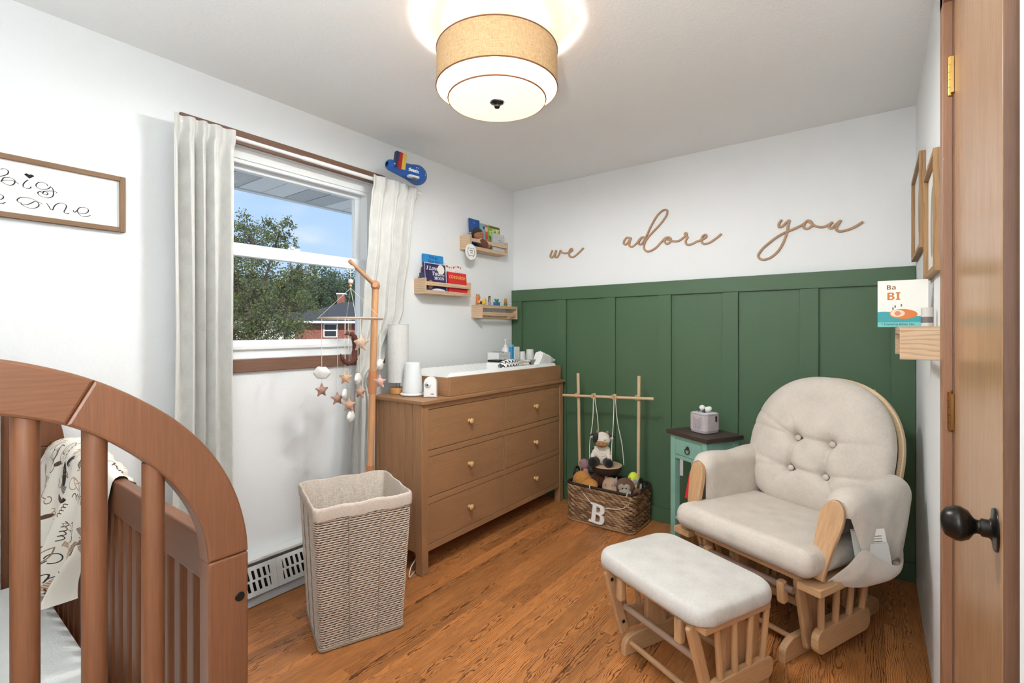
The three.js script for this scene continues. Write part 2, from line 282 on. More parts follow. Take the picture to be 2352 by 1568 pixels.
{
  const u = thing('added_uplighter', 'unseen low black uplighter added beside the entry doorway for fill light', 'lamp', [FILL_AT.x, 0, FILL_AT.z]);  // uplighter added out of view to brighten the ceiling and soften the room
  part('base', lathe([[0, 0.001], [0.13, 0.001], [0.13, 0.015], [0.02, 0.03], [0, 0.03]], 40), M.black, u); part('pole', rod([0, 0.02, 0], [0, 0.94, 0], 0.012), M.black, u);
  part('bowl', lathe([[0.0, 0.93], [0.06, 0.94], [0.105, 1.00], [0.122, 1.14], [0.118, 1.14], [0.10, 1.005], [0.055, 0.95], [0, 0.94]], 40), M.black, u); part('bulb', ball(0.055, [0, 1.05, 0]), std({ color: 0xffffff, emissive: 0xf6f8ff, emissiveIntensity: 1.0 }), u);
}
// ---------- window ----------
{
  const w = struct('window_1', null, null, 'white double-hung window with brown wood casing');
  const f = 0.035, x0 = -0.135, x1 = -0.02;
  part('frame', [bb([x0, WY0, WZ0], [x1, WY0 + 0.045, WZ1], 0.003, 'z'), bb([x0, WY1 - 0.05, WZ0], [x1, WY1, WZ1], 0.003, 'z'), bb([x0 + 0.001, WY0 + 0.043, WZ0], [x1 - 0.001, WY1 - 0.048, WZ0 + f], 0), bb([x0 + 0.001, WY0 + 0.043, WZ1 - f], [x1 - 0.001, WY1 - 0.048, WZ1], 0), bb([-0.05, WY1 - 0.066, WZ0], [-0.03, WY1 - 0.045, WZ1], 0.004, 'z'), bb([-0.045, WY0 + 0.04, WZ0], [-0.005, WY0 + 0.058, WZ1], 0.004, 'z')], M.vinyl, w);
  const sash = (y0, y1, xa, xb, top, bot, s = 0.032) => [bb([xa, y0, WZ0 + f], [xb, y0 + bot, WZ1 - f], 0.003, 'z'), bb([xa, y1 - top, WZ0 + f], [xb, y1, WZ1 - f], 0.003, 'z'), bb([xa + 0.001, y0 + bot - 0.002, WZ0 + f], [xb - 0.001, y1 - top + 0.002, WZ0 + f + s], 0), bb([xa + 0.001, y0 + bot - 0.002, WZ1 - f - s], [xb - 0.001, y1 - top + 0.002, WZ1 - f], 0)];
  const glass = std({ color: 0xffffff, roughness: 0.02, transmission: 1, ior: 1.45, specularIntensity: 0.6 });
  const up = part('upper_sash', sash(1.555, 1.98, -0.12, -0.085, 0.03, 0.045), M.vinyl, w), lo = part('lower_sash', sash(1.118, 1.605, -0.08, -0.042, 0.058, 0.045), M.vinyl, w);
  part('pane', bb([-0.104, 1.59, WZ0 + f + 0.02], [-0.101, 1.96, WZ1 - f - 0.02], 0), glass, up);
  part('pane', bb([-0.063, 1.155, WZ0 + f + 0.02], [-0.060, 1.56, WZ1 - f - 0.02], 0), glass, lo);
  part('sash_lock', [box(0.018, 0.012, 0.06, 0.004, [-0.062, 1.611, 1.74]), box(0.012, 0.014, 0.02, 0.004, [-0.05, 1.616, 1.755])], M.vinyl, lo);
  const c = 0.062;
  part('casing', bb([0.0005, WY1, WZ0 - c], [0.018, WY1 + c, WZ1 + c], 0.004, 'z'), M.trim, w, 'brown wood head casing');
  part('casing', bb([0.0005, WY0, WZ0 - c], [0.018, WY1, WZ0], 0.004, 'y'), M.trim, w, 'brown wood side casing');
  part('casing', bb([0.0005, WY0, WZ1], [0.018, WY1, WZ1 + c], 0.004, 'y'), M.trim, w, 'brown wood side casing');
  part('sill', [bb([0.0005, WY0 - 0.059, WZ0 - c], [0.018, WY0, WZ1 + c], 0.004, 'z')], M.trim, w, 'brown wood apron below the window');
}
// ---------- closet door on the right wall ----------
{
  struct('trim_1', [bb([W - 0.02, 0, DZ0 - 0.061], [W - 0.0003, DH + 0.06, DZ0 - 0.001], 0.002, 'y'), bb([W - 0.02, DH, DZ0 - 0.061], [W - 0.0003, DH + 0.06, DZ1], 0.002, 'z')], wood(0xa5775a, { roughness: 0.4 }), 'brown wood casing of the closet door');
  struct('trim_2', [bb([W - 0.001, 0, DZ0 - 0.0010], [W + 0.118, DH, DZ0 + 0.0045], 0, 'y')], M.trim, 'dark stained hinge jamb of the closet door');
  const d = struct('door_1', null, null, 'flat wood closet door standing slightly ajar');
  d.position.set(W + 0.0015, 0, DZ0 + 0.008); d.rotation.y = -degToRad(1.0);
  part('slab', bb([0, 0.012, 0.0], [0.035, DH - 0.004, 0.646], 0.0015, 'y'), M.doorwood, d); part('shaded_edge', bb([0.0003, 0.012, 0.6462], [0.035, DH - 0.004, 0.652], 0.001, 'y'), wood(0x7d5640, { roughness: 0.5 }), d, 'door edge with shade put into its darker colour');  // edge strip coloured darker to hold the shade on the door end
  for (const y of [1.845, 1.005]) {
    const g = []; const zz = -0.0085;
    for (let k = 0; k < 5; k++) g.push(rod([-0.0065, y - 0.046 + k * 0.0186, zz], [-0.0065, y - 0.046 + k * 0.0186 + 0.0178, zz], 0.0062, 0.0062, 16));
    g.push(ball(0.0058, [-0.0065, y + 0.048, zz], [1, 0.7, 1]), ball(0.0058, [-0.0065, y - 0.047, zz], [1, 0.7, 1]), bb([-0.007, y - 0.045, zz], [-0.0008, y + 0.045, zz + 0.014], 0.0005));
    part('hinge', g, y > 1.5 ? M.brass : std({ color: 0x8f6234, roughness: 0.35, metalness: 0.85 }), d, y > 1.5 ? 'polished brass hinge' : 'dull brass hinge');
  }
  const kn = part('knob', xf(merge([lathe([[0, 0.064], [0.012, 0.0635], [0.021, 0.058], [0.0265, 0.046], [0.0265, 0.04], [0.022, 0.031], [0.0125, 0.025], [0.0105, 0.022], [0.0105, 0.018], [0.0135, 0.0165], [0.0135, 0.008], [0.018, 0.0045], [0.0315, 0.003], [0.0325, 0]], 48)]), { r: [0, 0, Math.PI / 2] }), M.bronze, d, 'dark bronze round door knob');
  kn.position.set(-0.0002, 0.905, 0.596);
}
// ---------- roof overhang outside ----------
{
  const s = struct('roof_soffit', bb([-1.02, 2.135, -8], [-0.16, 2.3, 9], 0, 'z'), M.white, 'white ribbed soffit under the eave');
  const holes = rep(tex(128, 128, (u, v) => { const a = (u * 8) % 1 - 0.5, b = (v * 8) % 1 - 0.5; return Math.hypot(a, b) < 0.24 ? [0.36, 0.37, 0.38] : [0.84, 0.84, 0.83]; }, true, THREE.RepeatWrapping), 10, 10);
  const vent = std({ map: holes, roughness: 0.6 });
  for (let k = 0; k < 40; k++) { const z = -3.2 + k * 0.15, v = k % 4 < 2; part('soffit_panel', bb([-0.99, 2.122, z + 0.004], [-0.17, 2.138, z + 0.146], 0.002, 'x'), v ? vent : M.white, s, v ? 'perforated soffit panel' : 'plain soffit panel'); }
  part('fascia', bb([-1.045, 2.115, -8], [-1.0, 2.3, 9], 0.002, 'z'), M.white, s);
}

// ================= CEILING LAMP =================
{
  const L = thing('ceiling_lamp', 'two-tier drum ceiling lamp with tan linen shade and white glass bowl', 'lamp', [LAMP.x, H, LAMP.z]);
  part('canopy', lathe([[0, -0.0005], [0.06, -0.0005], [0.062, -0.006], [0.062, -0.022], [0.056, -0.03], [0.014, -0.034], [0.012, -0.07], [0, -0.07]], 48), M.canopy, L, 'brown metal ceiling canopy');
  part('stem', [rod([0, -0.06, 0], [0, -0.262, 0], 0.006), ...[0, 1, 2].map((k) => { const a = k * 2.094 + 0.4; return rod([0, -0.112, 0], [0.211 * Math.cos(a), -0.112, 0.211 * Math.sin(a)], 0.003); }), lathe([[0.0, -0.128], [0.182, -0.128], [0.182, -0.126], [0, -0.126]], 40)], M.canopy, L, 'brown metal stem and spider with a pan added to block upward light');  // pan added above the bulbs to cut the glow on the ceiling
  const r1 = 0.2125, r2 = 0.172;
  const sh = part('linen_shade', xf(new THREE.CylinderGeometry(r1, r1, 0.128, 72, 1, true), { p: [0, -0.166, 0] }), M.shade, L, 'tan linen drum shade');
  { const uv = sh.geometry.attributes.uv; for (let i = 0; i < uv.count; i++) uv.setXY(i, uv.getX(i) * 1.33, uv.getY(i) * 0.128); }
  part('shade_trim', [xf(new THREE.TorusGeometry(r1, 0.0022, 8, 80), { r: [Math.PI / 2, 0, 0], p: [0, -0.102, 0] }), xf(new THREE.TorusGeometry(r1, 0.0028, 8, 80), { r: [Math.PI / 2, 0, 0], p: [0, -0.230, 0] })], std({ color: 0x7a5132, roughness: 0.7 }), L, 'brown trim of the shade');
  const glow = std({ color: 0xffffff, roughness: 0.45, emissive: 0xfff0d8, emissiveIntensity: 0.42 });
  part('glass_bowl', lathe([[r2, -0.172], [r2, -0.266], [r2 - 0.004, -0.2705], [0.0, -0.2735]], 72), glow, L, 'glowing white glass bowl');
  part('bowl_trim', xf(new THREE.TorusGeometry(r2, 0.0028, 8, 80), { r: [Math.PI / 2, 0, 0], p: [0, -0.268, 0] }), std({ color: 0x7a5132, roughness: 0.7 }), L, 'brown trim of the bowl');
  part('finial', lathe([[0, -0.296], [0.008, -0.295], [0.0115, -0.289], [0.010, -0.284], [0.022, -0.279], [0.027, -0.275], [0, -0.272]], 32), M.bronze, L, 'dark bronze finial');
}
// ================= CURTAINS =================
const rodX = 0.095, rodY = 2.024;
{
  const t = thing('curtain_rod', 'white telescoping curtain rod above the window', 'curtain rod');
  part('pole', [rod([rodX, rodY, 1.04], [rodX, rodY, 1.78], 0.0105), rod([rodX, rodY, 1.74], [rodX, rodY, 2.29], 0.0085)], M.white, t);
  for (const z of [1.20, 2.20]) part('bracket', [bb([0.019, rodY - 0.02, z - 0.008], [0.024, rodY + 0.02, z + 0.008], 0.001), bb([0.022, rodY - 0.014, z - 0.005], [rodX + 0.012, rodY - 0.0105, z + 0.005], 0.001)], M.white, t);
}
function curtain(name, label, rows, folds, amp, seed) {
  // rows: [y, xRight, zRight, xLeft, zLeft] from the header down to the hem
  const at = (y) => { let k = 0; while (k < rows.length - 2 && y < rows[k + 1][0]) k++; const a = rows[k], b = rows[k + 1], t = smoothstep(clamp((a[0] - y) / (a[0] - b[0]), 0, 1), 0, 1); return a.map((v, i) => lerp(v, b[i], t)); };
  const top = rows[0][0], hem = rows[rows.length - 1][0];
  const g = grid(150, 90, (u, v) => {
    const y = lerp(top, hem, v), [, xr, zr, xl, zl] = at(y), dx = xl - xr, dz = zl - zr, L = Math.hypot(dx, dz), nx = dz / L, nz = -dx / L;
    const ph = u * folds * 2 * Math.PI + 0.9 * Math.sin(u * 9 + seed) + 0.35 * Math.sin(v * 3.1 + u * 5 + seed), pinch = lerp(0.35, 1, smoothstep(v, 0.0, 0.10)) * (1 - 0.12 * Math.sin(v * 5 + seed + u * 3));
    const fold = (Math.sin(ph) * 0.72 + 0.28 * Math.sin(ph * 2 + 1.3 + 2 * v)) * amp * pinch, head = v < 0.035 ? 0.010 : 0;
    const along = u + (0.16 / folds) * Math.cos(ph) * 0.35;
    return [xr + dx * along + nx * (fold + head), y, zr + dz * along + nz * fold];
  }, [1.2, 2]);
  const t = thing(name, label, 'curtain', [0, 0, 0], 0, 'window curtains');
  part('drape', g, M.curtain, t);
  return t;
}
curtain('curtain', 'gathered off-white curtain hanging beside the framed wall sign', [[2.043, 0.112, 2.095, 0.106, 2.318], [1.9, 0.105, 2.10, 0.105, 2.318], [1.2, 0.10, 2.10, 0.105, 2.315], [0.40, 0.105, 2.10, 0.115, 2.33]], 4.4, 0.036, 1.7);
curtain('curtain', 'gathered off-white curtain pushed aside by the dresser', [[2.043, 0.108, 1.075, 0.108, 1.400], [1.72, 0.09, 1.105, 0.095, 1.418], [1.34, 0.066, 1.135, 0.09, 1.448], [1.06, 0.06, 1.27, 0.085, 1.475], [0.94, 0.12, 1.425, 0.085, 1.492], [0.84, 0.175, 1.428, 0.085, 1.508], [0.45, 0.168, 1.425, 0.10, 1.542], [0.16, 0.165, 1.425, 0.11, 1.555]], 4.2, 0.024, 4.1);
{ // plush aeroplane perched on the rod
  const t = thing('plush_airplane', 'blue plush airplane with striped tail fin perched on the curtain rod', 'plush toy', [0.178, 2.090, 1.205], 0);
  const blue = M.plush(0x1c56a6);
  part('fuselage', blob([{ a: [0, 0.006, 0.125], b: [0, 0.0, -0.055], r: 0.03, r2: 0.05 }, { c: [0, 0, -0.06], s: [0.046, 0.052, 0.062] }], 0.02, 40), blue, t);
  const fin = (a, b, hex) => part('tail_stripe', xf(extrude([[a, 0], [b, 0], [b + 0.012, 0.088], [a + 0.016, 0.09]], 0.03, 0.005), { r: [0, Math.PI / 2, 0], p: [0.012, -0.01, 0.128] }), M.plush(hex), t);
  fin(0.0, 0.017, 0x23315f); fin(0.0165, 0.042, 0xb02428); fin(0.0415, 0.07, 0xe8bc4e);
  part('wing', xf(extrude(rrect(0.035, 0.07, 0.012), 0.012, 0.004), { r: [Math.PI / 2, 0, 0.12], p: [0.05, -0.032, 0.012] }), M.plush(0xd8dbe2), t);
  part('tailplane', xf(extrude(rrect(0.02, 0.055, 0.006), 0.008, 0.003), { r: [Math.PI / 2, 0, 0], p: [0.028, 0.012, 0.1] }), M.plush(0xe8e8ea), t);
  part('engine', ball(0.015, [0.054, -0.058, 0.006], [1, 1, 1.1]), M.plush(0x4a5a74), t);
  part('lettering', xf(text('Southwest', 0.0168, 0.014), { r: [0, Math.PI / 2, 0], p: [0.0355, 0.0, -0.022] }), M.flat(0xf2f4f6), t, 'white lettering');
  part('windows', [0, 1, 2, 3].map((k) => ball(0.0032, [0.044, 0.022, -0.018 - k * 0.0135], [0.6, 1, 1], 10)), M.flat(0xf2f4f6), t);
}
// ================= WALL SIGN (left) =================
{
  const t = thing('wall_sign', 'long white script sign in a brown wood frame', 'sign', [0, 1.676, 2.44]);
  const zc = 0.36, hw = 0.1025; // frame runs from z 0 to 0.72
  const strokes = [[[2.764,1.703],[2.755,1.708],[2.747,1.715],[2.745,1.723],[2.747,1.728],[2.755,1.73],[2.762,1.727]],[[2.761,1.688],[2.755,1.701],[2.747,1.704],[2.738,1.704],[2.731,1.699],[2.73,1.693],[2.734,1.684],[2.741,1.68],[2.75,1.681],[2.758,1.686],[2.761,1.689],[2.752,1.694],[2.741,1.696],[2.731,1.695],[2.721,1.689]],[[2.7,1.707],[2.707,1.698],[2.711,1.688],[2.71,1.682],[2.703,1.679],[2.695,1.681],[2.692,1.686]],[[2.651,1.699],[2.655,1.705],[2.664,1.708],[2.674,1.705],[2.68,1.697],[2.679,1.69],[2.671,1.685],[2.659,1.686],[2.649,1.691],[2.644,1.698],[2.639,1.692],[2.637,1.679],[2.639,1.667],[2.649,1.659],[2.663,1.659],[2.672,1.663],[2.676,1.67],[2.671,1.676],[2.658,1.68],[2.644,1.684],[2.633,1.685],[2.628,1.68]],[[2.671,1.675],[2.664,1.673],[2.661,1.677],[2.654,1.677],[2.651,1.672],[2.656,1.668],[2.663,1.67],[2.664,1.673]],[[2.764,1.646],[2.758,1.643],[2.756,1.637],[2.761,1.63],[2.764,1.629]],[[2.764,1.616],[2.758,1.617],[2.752,1.622]],[[2.715,1.628],[2.721,1.629],[2.725,1.635],[2.72,1.643],[2.711,1.647],[2.698,1.648],[2.685,1.645],[2.676,1.638],[2.673,1.629],[2.679,1.62],[2.692,1.615],[2.704,1.617],[2.714,1.623],[2.716,1.627],[2.714,1.624],[2.703,1.625],[2.693,1.631],[2.684,1.639],[2.674,1.639],[2.665,1.635]],[[2.654,1.639],[2.649,1.631],[2.643,1.62],[2.639,1.621],[2.636,1.631],[2.629,1.642],[2.617,1.648],[2.607,1.646],[2.604,1.64],[2.607,1.628],[2.61,1.619],[2.605,1.614],[2.597,1.617]],[[2.586,1.629],[2.583,1.623],[2.575,1.632],[2.57,1.641],[2.559,1.645],[2.548,1.643],[2.545,1.636],[2.55,1.627],[2.563,1.623],[2.573,1.624],[2.575,1.632],[2.572,1.621],[2.563,1.613],[2.55,1.614],[2.54,1.62]]];
  const heart = [[2.708,1.724],[2.703,1.728],[2.697,1.725],[2.691,1.727],[2.685,1.724],[2.696,1.714]];
  const face = canvasTex(2048, 576, (x, w, h) => {
    x.fillStyle = '#f3f2f0'; x.fillRect(0, 0, w, h); x.strokeStyle = x.fillStyle = '#15130f'; x.lineCap = x.lineJoin = 'round';
    const X = (z) => w - ((z - 2.44) / 0.72) * w, Y = (y) => h - ((y - 1.5735) / 0.205) * h;   // the board's own metres
    for (const s of strokes) { const c = new THREE.CatmullRomCurve3(s.map(([z, y]) => V3(X(z), Y(y), 0))), p = c.getPoints(s.length * 8); for (let k = 1; k < p.length; k++) { const d = Math.atan2(p[k].y - p[k - 1].y, p[k].x - p[k - 1].x); x.lineWidth = 3.2 + 5.4 * Math.abs(Math.sin(d - 0.3)) ** 2; x.beginPath(); x.moveTo(p[k - 1].x, p[k - 1].y); x.lineTo(p[k].x, p[k].y); x.stroke(); } }
    x.beginPath(); heart.forEach(([z, y], k) => (k ? x.lineTo(X(z), Y(y)) : x.moveTo(X(z), Y(y)))); x.closePath(); x.fill(); x.lineWidth = 5; x.stroke();
  });
  const pl = new THREE.BoxGeometry(0.72, 0.205, 0.008); part('board', xf(pl, { r: [0, Math.PI / 2, 0], p: [0.006, 0, zc] }), [M.paper, M.paper, M.paper, M.paper, std({ map: face, roughness: 0.8 }), M.paper], t, 'white board with black script lettering');
  const fw = 0.017, fx = 0.022;
  part('frame_side', bb([0.001, -hw, 0], [fx, hw, fw], 0.0015, 'y'), M.walnut, t); part('frame_side', bb([0.001, -hw, 0.72 - fw], [fx, hw, 0.72], 0.0015, 'y'), M.walnut, t);
  part('frame_side', bb([0.001, hw - fw, fw], [fx, hw, 0.72 - fw], 0.0015, 'z'), M.walnut, t); part('frame_side', bb([0.001, -hw, fw], [fx, -hw + fw, 0.72 - fw], 0.0015, 'z'), M.walnut, t);
}
// ================= SCRIPT WORDS ON THE BACK WALL =================
{
  const words = {
    we: [[0.359,1.793],[0.347,1.77],[0.343,1.753],[0.355,1.745],[0.371,1.754],[0.386,1.78],[0.393,1.792],[0.386,1.767],[0.383,1.746],[0.398,1.742],[0.416,1.759],[0.43,1.788],[0.437,1.777],[0.458,1.767],[0.484,1.766],[0.51,1.77],[0.529,1.781],[0.524,1.793],[0.509,1.785],[0.5,1.761],[0.508,1.738],[0.535,1.732],[0.575,1.754],[0.615,1.785]],
    adore: [[0.964,1.818],[0.944,1.824],[0.923,1.803],[0.921,1.784],[0.937,1.78],[0.957,1.8],[0.971,1.817],[0.962,1.792],[0.96,1.767],[0.979,1.76],[1.008,1.777],[1.034,1.806],[1.052,1.814],[1.071,1.807],[1.049,1.813],[1.03,1.793],[1.025,1.773],[1.042,1.769],[1.076,1.816],[1.104,1.872],[1.151,1.943],[1.188,1.969],[1.21,1.965],[1.21,1.939],[1.178,1.894],[1.123,1.842],[1.085,1.805],[1.063,1.771],[1.062,1.736],[1.085,1.718],[1.132,1.732],[1.178,1.772],[1.201,1.792],[1.195,1.77],[1.21,1.753],[1.233,1.766],[1.233,1.786],[1.213,1.795],[1.201,1.79],[1.219,1.779],[1.25,1.766],[1.286,1.765],[1.316,1.783],[1.334,1.798],[1.329,1.808],[1.321,1.803],[1.327,1.788],[1.339,1.781],[1.327,1.76],[1.333,1.737],[1.359,1.735],[1.393,1.748],[1.426,1.757],[1.448,1.769],[1.445,1.783],[1.43,1.778],[1.42,1.754],[1.43,1.731],[1.463,1.732],[1.504,1.755],[1.531,1.775]],
    you: [[1.845,1.814],[1.834,1.797],[1.835,1.78],[1.849,1.78],[1.869,1.799],[1.884,1.809],[1.878,1.784],[1.873,1.746],[1.856,1.693],[1.825,1.641],[1.782,1.61],[1.747,1.608],[1.73,1.628],[1.747,1.661],[1.79,1.7],[1.845,1.737],[1.9,1.758],[1.947,1.778],[1.969,1.796],[1.954,1.781],[1.954,1.76],[1.969,1.753],[1.989,1.768],[1.984,1.79],[1.971,1.797],[1.986,1.781],[2.005,1.763],[2.037,1.753],[2.062,1.76],[2.082,1.773],[2.069,1.762],[2.067,1.748],[2.076,1.741],[2.096,1.759],[2.117,1.776],[2.105,1.757],[2.097,1.737],[2.108,1.723],[2.142,1.724],[2.177,1.737],[2.207,1.755]],
  };
  const mat = wood(0xc39a77, { roughness: 0.6 });
  for (const [k, pts] of Object.entries(words)) {
    const c = new THREE.CatmullRomCurve3(pts.map(([x, y]) => V3(x, y, 0)), false, 'centripetal'), n = pts.length * 10, P = c.getPoints(n), hw = 0.0062, d = 0.009;
    const ring = [[-1, 0], [-0.82, 1], [0.82, 1], [1, 0]];   // flat cut-out section with eased front edges
    const g = grid(n, 3, (u, v) => { const i = Math.round(u * n), a = P[Math.max(0, i - 1)], b = P[Math.min(n, i + 1)], t = b.clone().sub(a).normalize(), q = ring[Math.round(v * 3)]; return [P[i].x - t.y * hw * q[0], P[i].y + t.x * hw * q[0], -0.0115 + 0.002 + d * q[1] + 0.0006 * Math.sin(i * 0.05)]; }, [1, 0.05]);
    const flat = g.toNonIndexed(); flat.computeVertexNormals();
    const ends = [P[0], P[n]].map((p) => xf(new THREE.CylinderGeometry(hw * 0.97, hw, d + 0.002, 14), { r: [Math.PI / 2, 0, 0], p: [p.x, p.y, -0.0115 + 0.001 + d / 2] }));
    solo('script_word', [flat, ...ends], std({ color: 0xc39a77, map: T_fine, roughness: 0.6, side: THREE.DoubleSide }), `wooden cut-out script word "${k}" on the wall`, 'wall lettering', [0, 0, 0], 0, 'script words above the wainscot');
  }
}
// ================= BASEBOARD HEATER =================
{
  const t = thing('baseboard_heater', 'white metal baseboard heater with slotted grille under the window', 'heater');
  const z0 = 0.03, z1 = 3.3;
  part('back_panel', bb([0.001, 0.004, z0], [0.02, 0.19, z1], 0.001, 'z'), M.metalwhite, t);
  part('top_cover', [bb([0.001, 0.176, z0], [0.058, 0.192, z1], 0.004, 'z')], M.metalwhite, t);
  part('fin_core', bb([0.02, 0.03, z0], [0.05, 0.15, z1], 0), M.darkhole, t, 'dark space behind the slots');
  part('toe_plate', xf(bb([-0.003, -0.025, z0], [0.003, 0.025, z1], 0.001, 'z'), { r: [0, 0, 0.42], p: [0.079, 0.026, 0] }), std({ color: 0xb9b9bb, roughness: 0.4 }), t);
  // slotted front plates, tilted back a little
  const n = 7, len = (z1 - z0) / n;
  for (let k = 0; k < n; k++) {
    const a = z0 + k * len, b = a + len - 0.001, cols = 17, g = [], u0 = 0.0, hgt = 0.125;
    g.push(bb([-0.002, 0, a], [0.002, 0.020, b], 0, 'z'), bb([-0.002, 0.059, a], [0.002, 0.068, b], 0, 'z'), bb([-0.002, 0.107, a], [0.002, hgt, b], 0, 'z'));
    const m = 0.028, pit = (len - 2 * m) / cols;
    g.push(bb([-0.0019, 0.018, a], [0.0019, 0.109, a + m], 0, 'z'), bb([-0.0019, 0.018, b - m], [0.0019, 0.109, b], 0, 'z'));
    for (let i = 0; i < cols; i++) for (const y of [0.020, 0.068]) { const zc = a + m + (i + 0.5) * pit; g.push(xf(bb([-0.0019, -0.0205, -pit * 0.24], [0.0019, 0.0205, pit * 0.24], 0, 'y'), { r: [0.12, 0, 0], p: [0, y + 0.0195, zc] })); }
    const q = merge(g); xf(q, { r: [0, 0, 0.27], p: [0.092, 0.045, 0] });
    part('grille', q, M.metalwhite, t);
  }
}

// ================= DRESSER =================
const DT = 0.86;                                    // dresser top height
{
  const t = thing('dresser', 'brown six-drawer wooden dresser with round knobs', 'dresser');
  const x0 = 0.10, x1 = 0.487, z0 = 0.05, z1 = 1.391, lg = 0.045, m = M.dresser;
  part('top', bb([x0 - 0.005, DT - 0.018, z0 - 0.008], [x1 + 0.012, DT, z1 + 0.008], 0.003, 'z'), m, t);
  for (const [x, z] of [[x1 - lg, z1 - lg], [x1 - lg, z0], [x0, z1 - lg], [x0, z0]]) part('leg', bb([x, 0.001, z], [x + lg, DT - 0.0185, z + lg], 0.003, 'y'), m, t);
  // beadboard ends: separate boards
  const xs = [x0 + lg, 0.187, 0.244, 0.300, 0.357, 0.413, x1 - lg];
  for (const zf of [z1 - 0.018, z0 + 0.004]) for (let k = 0; k < xs.length - 1; k++) part('side_plank', bb([xs[k] + 0.0011, 0.135, zf], [xs[k + 1] - 0.0011, DT - 0.019, zf + 0.014], 0.0025, 'y'), m, t);
  for (const zf of [z1 - 0.014, z0 + 0.001]) part('side_rail', bb([x0 + lg, 0.105, zf - 0.008], [x1 - lg, 0.138, zf + 0.011], 0.002, 'x'), m, t);
  part('back_panel', bb([x0 + 0.002, 0.11, z0 + lg], [x0 + 0.01, DT - 0.02, z1 - lg], 0, 'z'), m, t);
  part('bottom_panel', bb([x0 + 0.01, 0.115, z0 + 0.02], [x1 - 0.03, 0.125, z1 - 0.02], 0, 'z'), m, t);
  const fx = x1 - 0.004, zi0 = z0 + lg, zi1 = z1 - lg, rails = [[0.814, DT - 0.0185], [0.577, 0.607], [0.342, 0.374], [0.108, 0.140]];
  for (const [a, b] of rails) part('front_rail', bb([fx - 0.03, a, zi0 + 0.0003], [fx, b, zi1 - 0.0003], 0.0015, 'z'), m, t);
  for (const [a, b] of [[0.607, 0.814], [0.374, 0.577], [0.140, 0.342]]) {
    part('stile', bb([fx - 0.03, a + 0.0004, 0.713], [fx - 0.0005, b - 0.0004, 0.737], 0.0015, 'y'), m, t);
    for (const [za, zb] of [[0.7395, zi1 - 0.0025], [zi0 + 0.0025, 0.7105]]) {
      const g = 0.0028, d = part('drawer', bb([fx - 0.022, a + g, za], [fx - 0.001, b - g, zb], 0.002, 'z'), m, t);
      part('drawer_box', bb([x0 + 0.03, a + 0.02, za + 0.015], [fx - 0.02, b - 0.02, zb - 0.015], 0), M.subfloor, d, 'dark inside of the drawer bay');
      const k = part('knob', xf(lathe([[0, 0.030], [0.007, 0.0295], [0.0135, 0.026], [0.0152, 0.021], [0.0145, 0.017], [0.010, 0.013], [0.0065, 0.011], [0.0065, 0.008], [0.0098, 0.004], [0.0102, 0]], 28), { r: [0, 0, -Math.PI / 2] }), M.knob, d, 'pale round wooden knob');
      k.position.set(fx - 0.0012, (a + b) / 2 + 0.004, (za + zb) / 2);
    }
  }
  part('dark_core', bb([x0 + 0.012, 0.126, z0 + 0.03], [fx - 0.024, DT - 0.02, z1 - 0.03], 0), M.subfloor, t, 'dark inside of the carcass');
}
{ // changing tray
  const t = thing('changing_tray', 'brown wooden changing tray set on the dresser', 'changing tray');
  const x0 = 0.112, x1 = 0.477, z0 = 0.066, z1 = 1.187, a = DT + 0.0006, b = 0.961, th = 0.014, m = M.dresser;
  part('front_board', bb([x1 - th, a, z0], [x1, b, z1], 0.002, 'z'), m, t); part('back_board', bb([x0, a, z0], [x0 + th, b, z1], 0.002, 'z'), m, t);
  part('end_board', bb([x0 + th, a, z1 - th], [x1 - th, b - 0.003, z1 - 0.001], 0.002, 'x'), m, t); part('end_board', bb([x0 + th, a, z0 + 0.001], [x1 - th, b - 0.003, z0 + th], 0.002, 'x'), m, t);
  part('base_board', bb([x0 + th, a, z0 + th], [x1 - th, a + 0.008, z1 - th], 0, 'z'), m, t);
  // contoured pad
  const X0 = x0 + th + 0.003, X1 = x1 - th - 0.003, Z0 = z0 + th + 0.003, Z1 = z1 - th - 0.003, n = V3();
  const top = (u, v) => { const e = Math.pow(Math.abs(2 * u - 1), 2.6), round = 1 - Math.pow(Math.max(0, Math.abs(2 * u - 1) - 0.86) / 0.14, 2.2), ends = 1 - Math.pow(Math.max(0, Math.abs(2 * v - 1) - 0.955) / 0.045, 2); const back = u < 0.5 ? 0.012 : 0; return 0.938 + (0.060 + back) * e * clamp(round, 0.25, 1) - 0.03 * (1 - clamp(ends, 0, 1)) + 0.0022 * (fbm(u * 22, v * 60, 8) - 0.5) + (u < 0.35 ? 0.004 * Math.sin(v * 150) * (0.35 - u) : 0); };
  const pd = thing('changing_pad', 'white terry changing pad with raised sides in the tray', 'changing pad');
  part('pad', [grid(44, 160, (u, v) => [lerp(X0, X1, u), top(u, v), lerp(Z1, Z0, v)], [0.35, 1.1]), bb([X0, a + 0.0085, Z0], [X1, 0.93, Z1], 0.004, 'z'), grid(2, 80, (u, v) => [X1, lerp(0.925, top(1, v), u), lerp(Z1, Z0, v)]), grid(2, 80, (u, v) => [X0, lerp(top(0, v), 0.925, u), lerp(Z1, Z0, v)]), grid(44, 2, (u, v) => [lerp(X0, X1, u), lerp(0.925, top(u, 0), v), Z1])], std({ color: 0xf2f2f0, roughness: 0.95, bumpMap: T_plush, bumpScale: 0.003, side: THREE.DoubleSide }), pd);
}
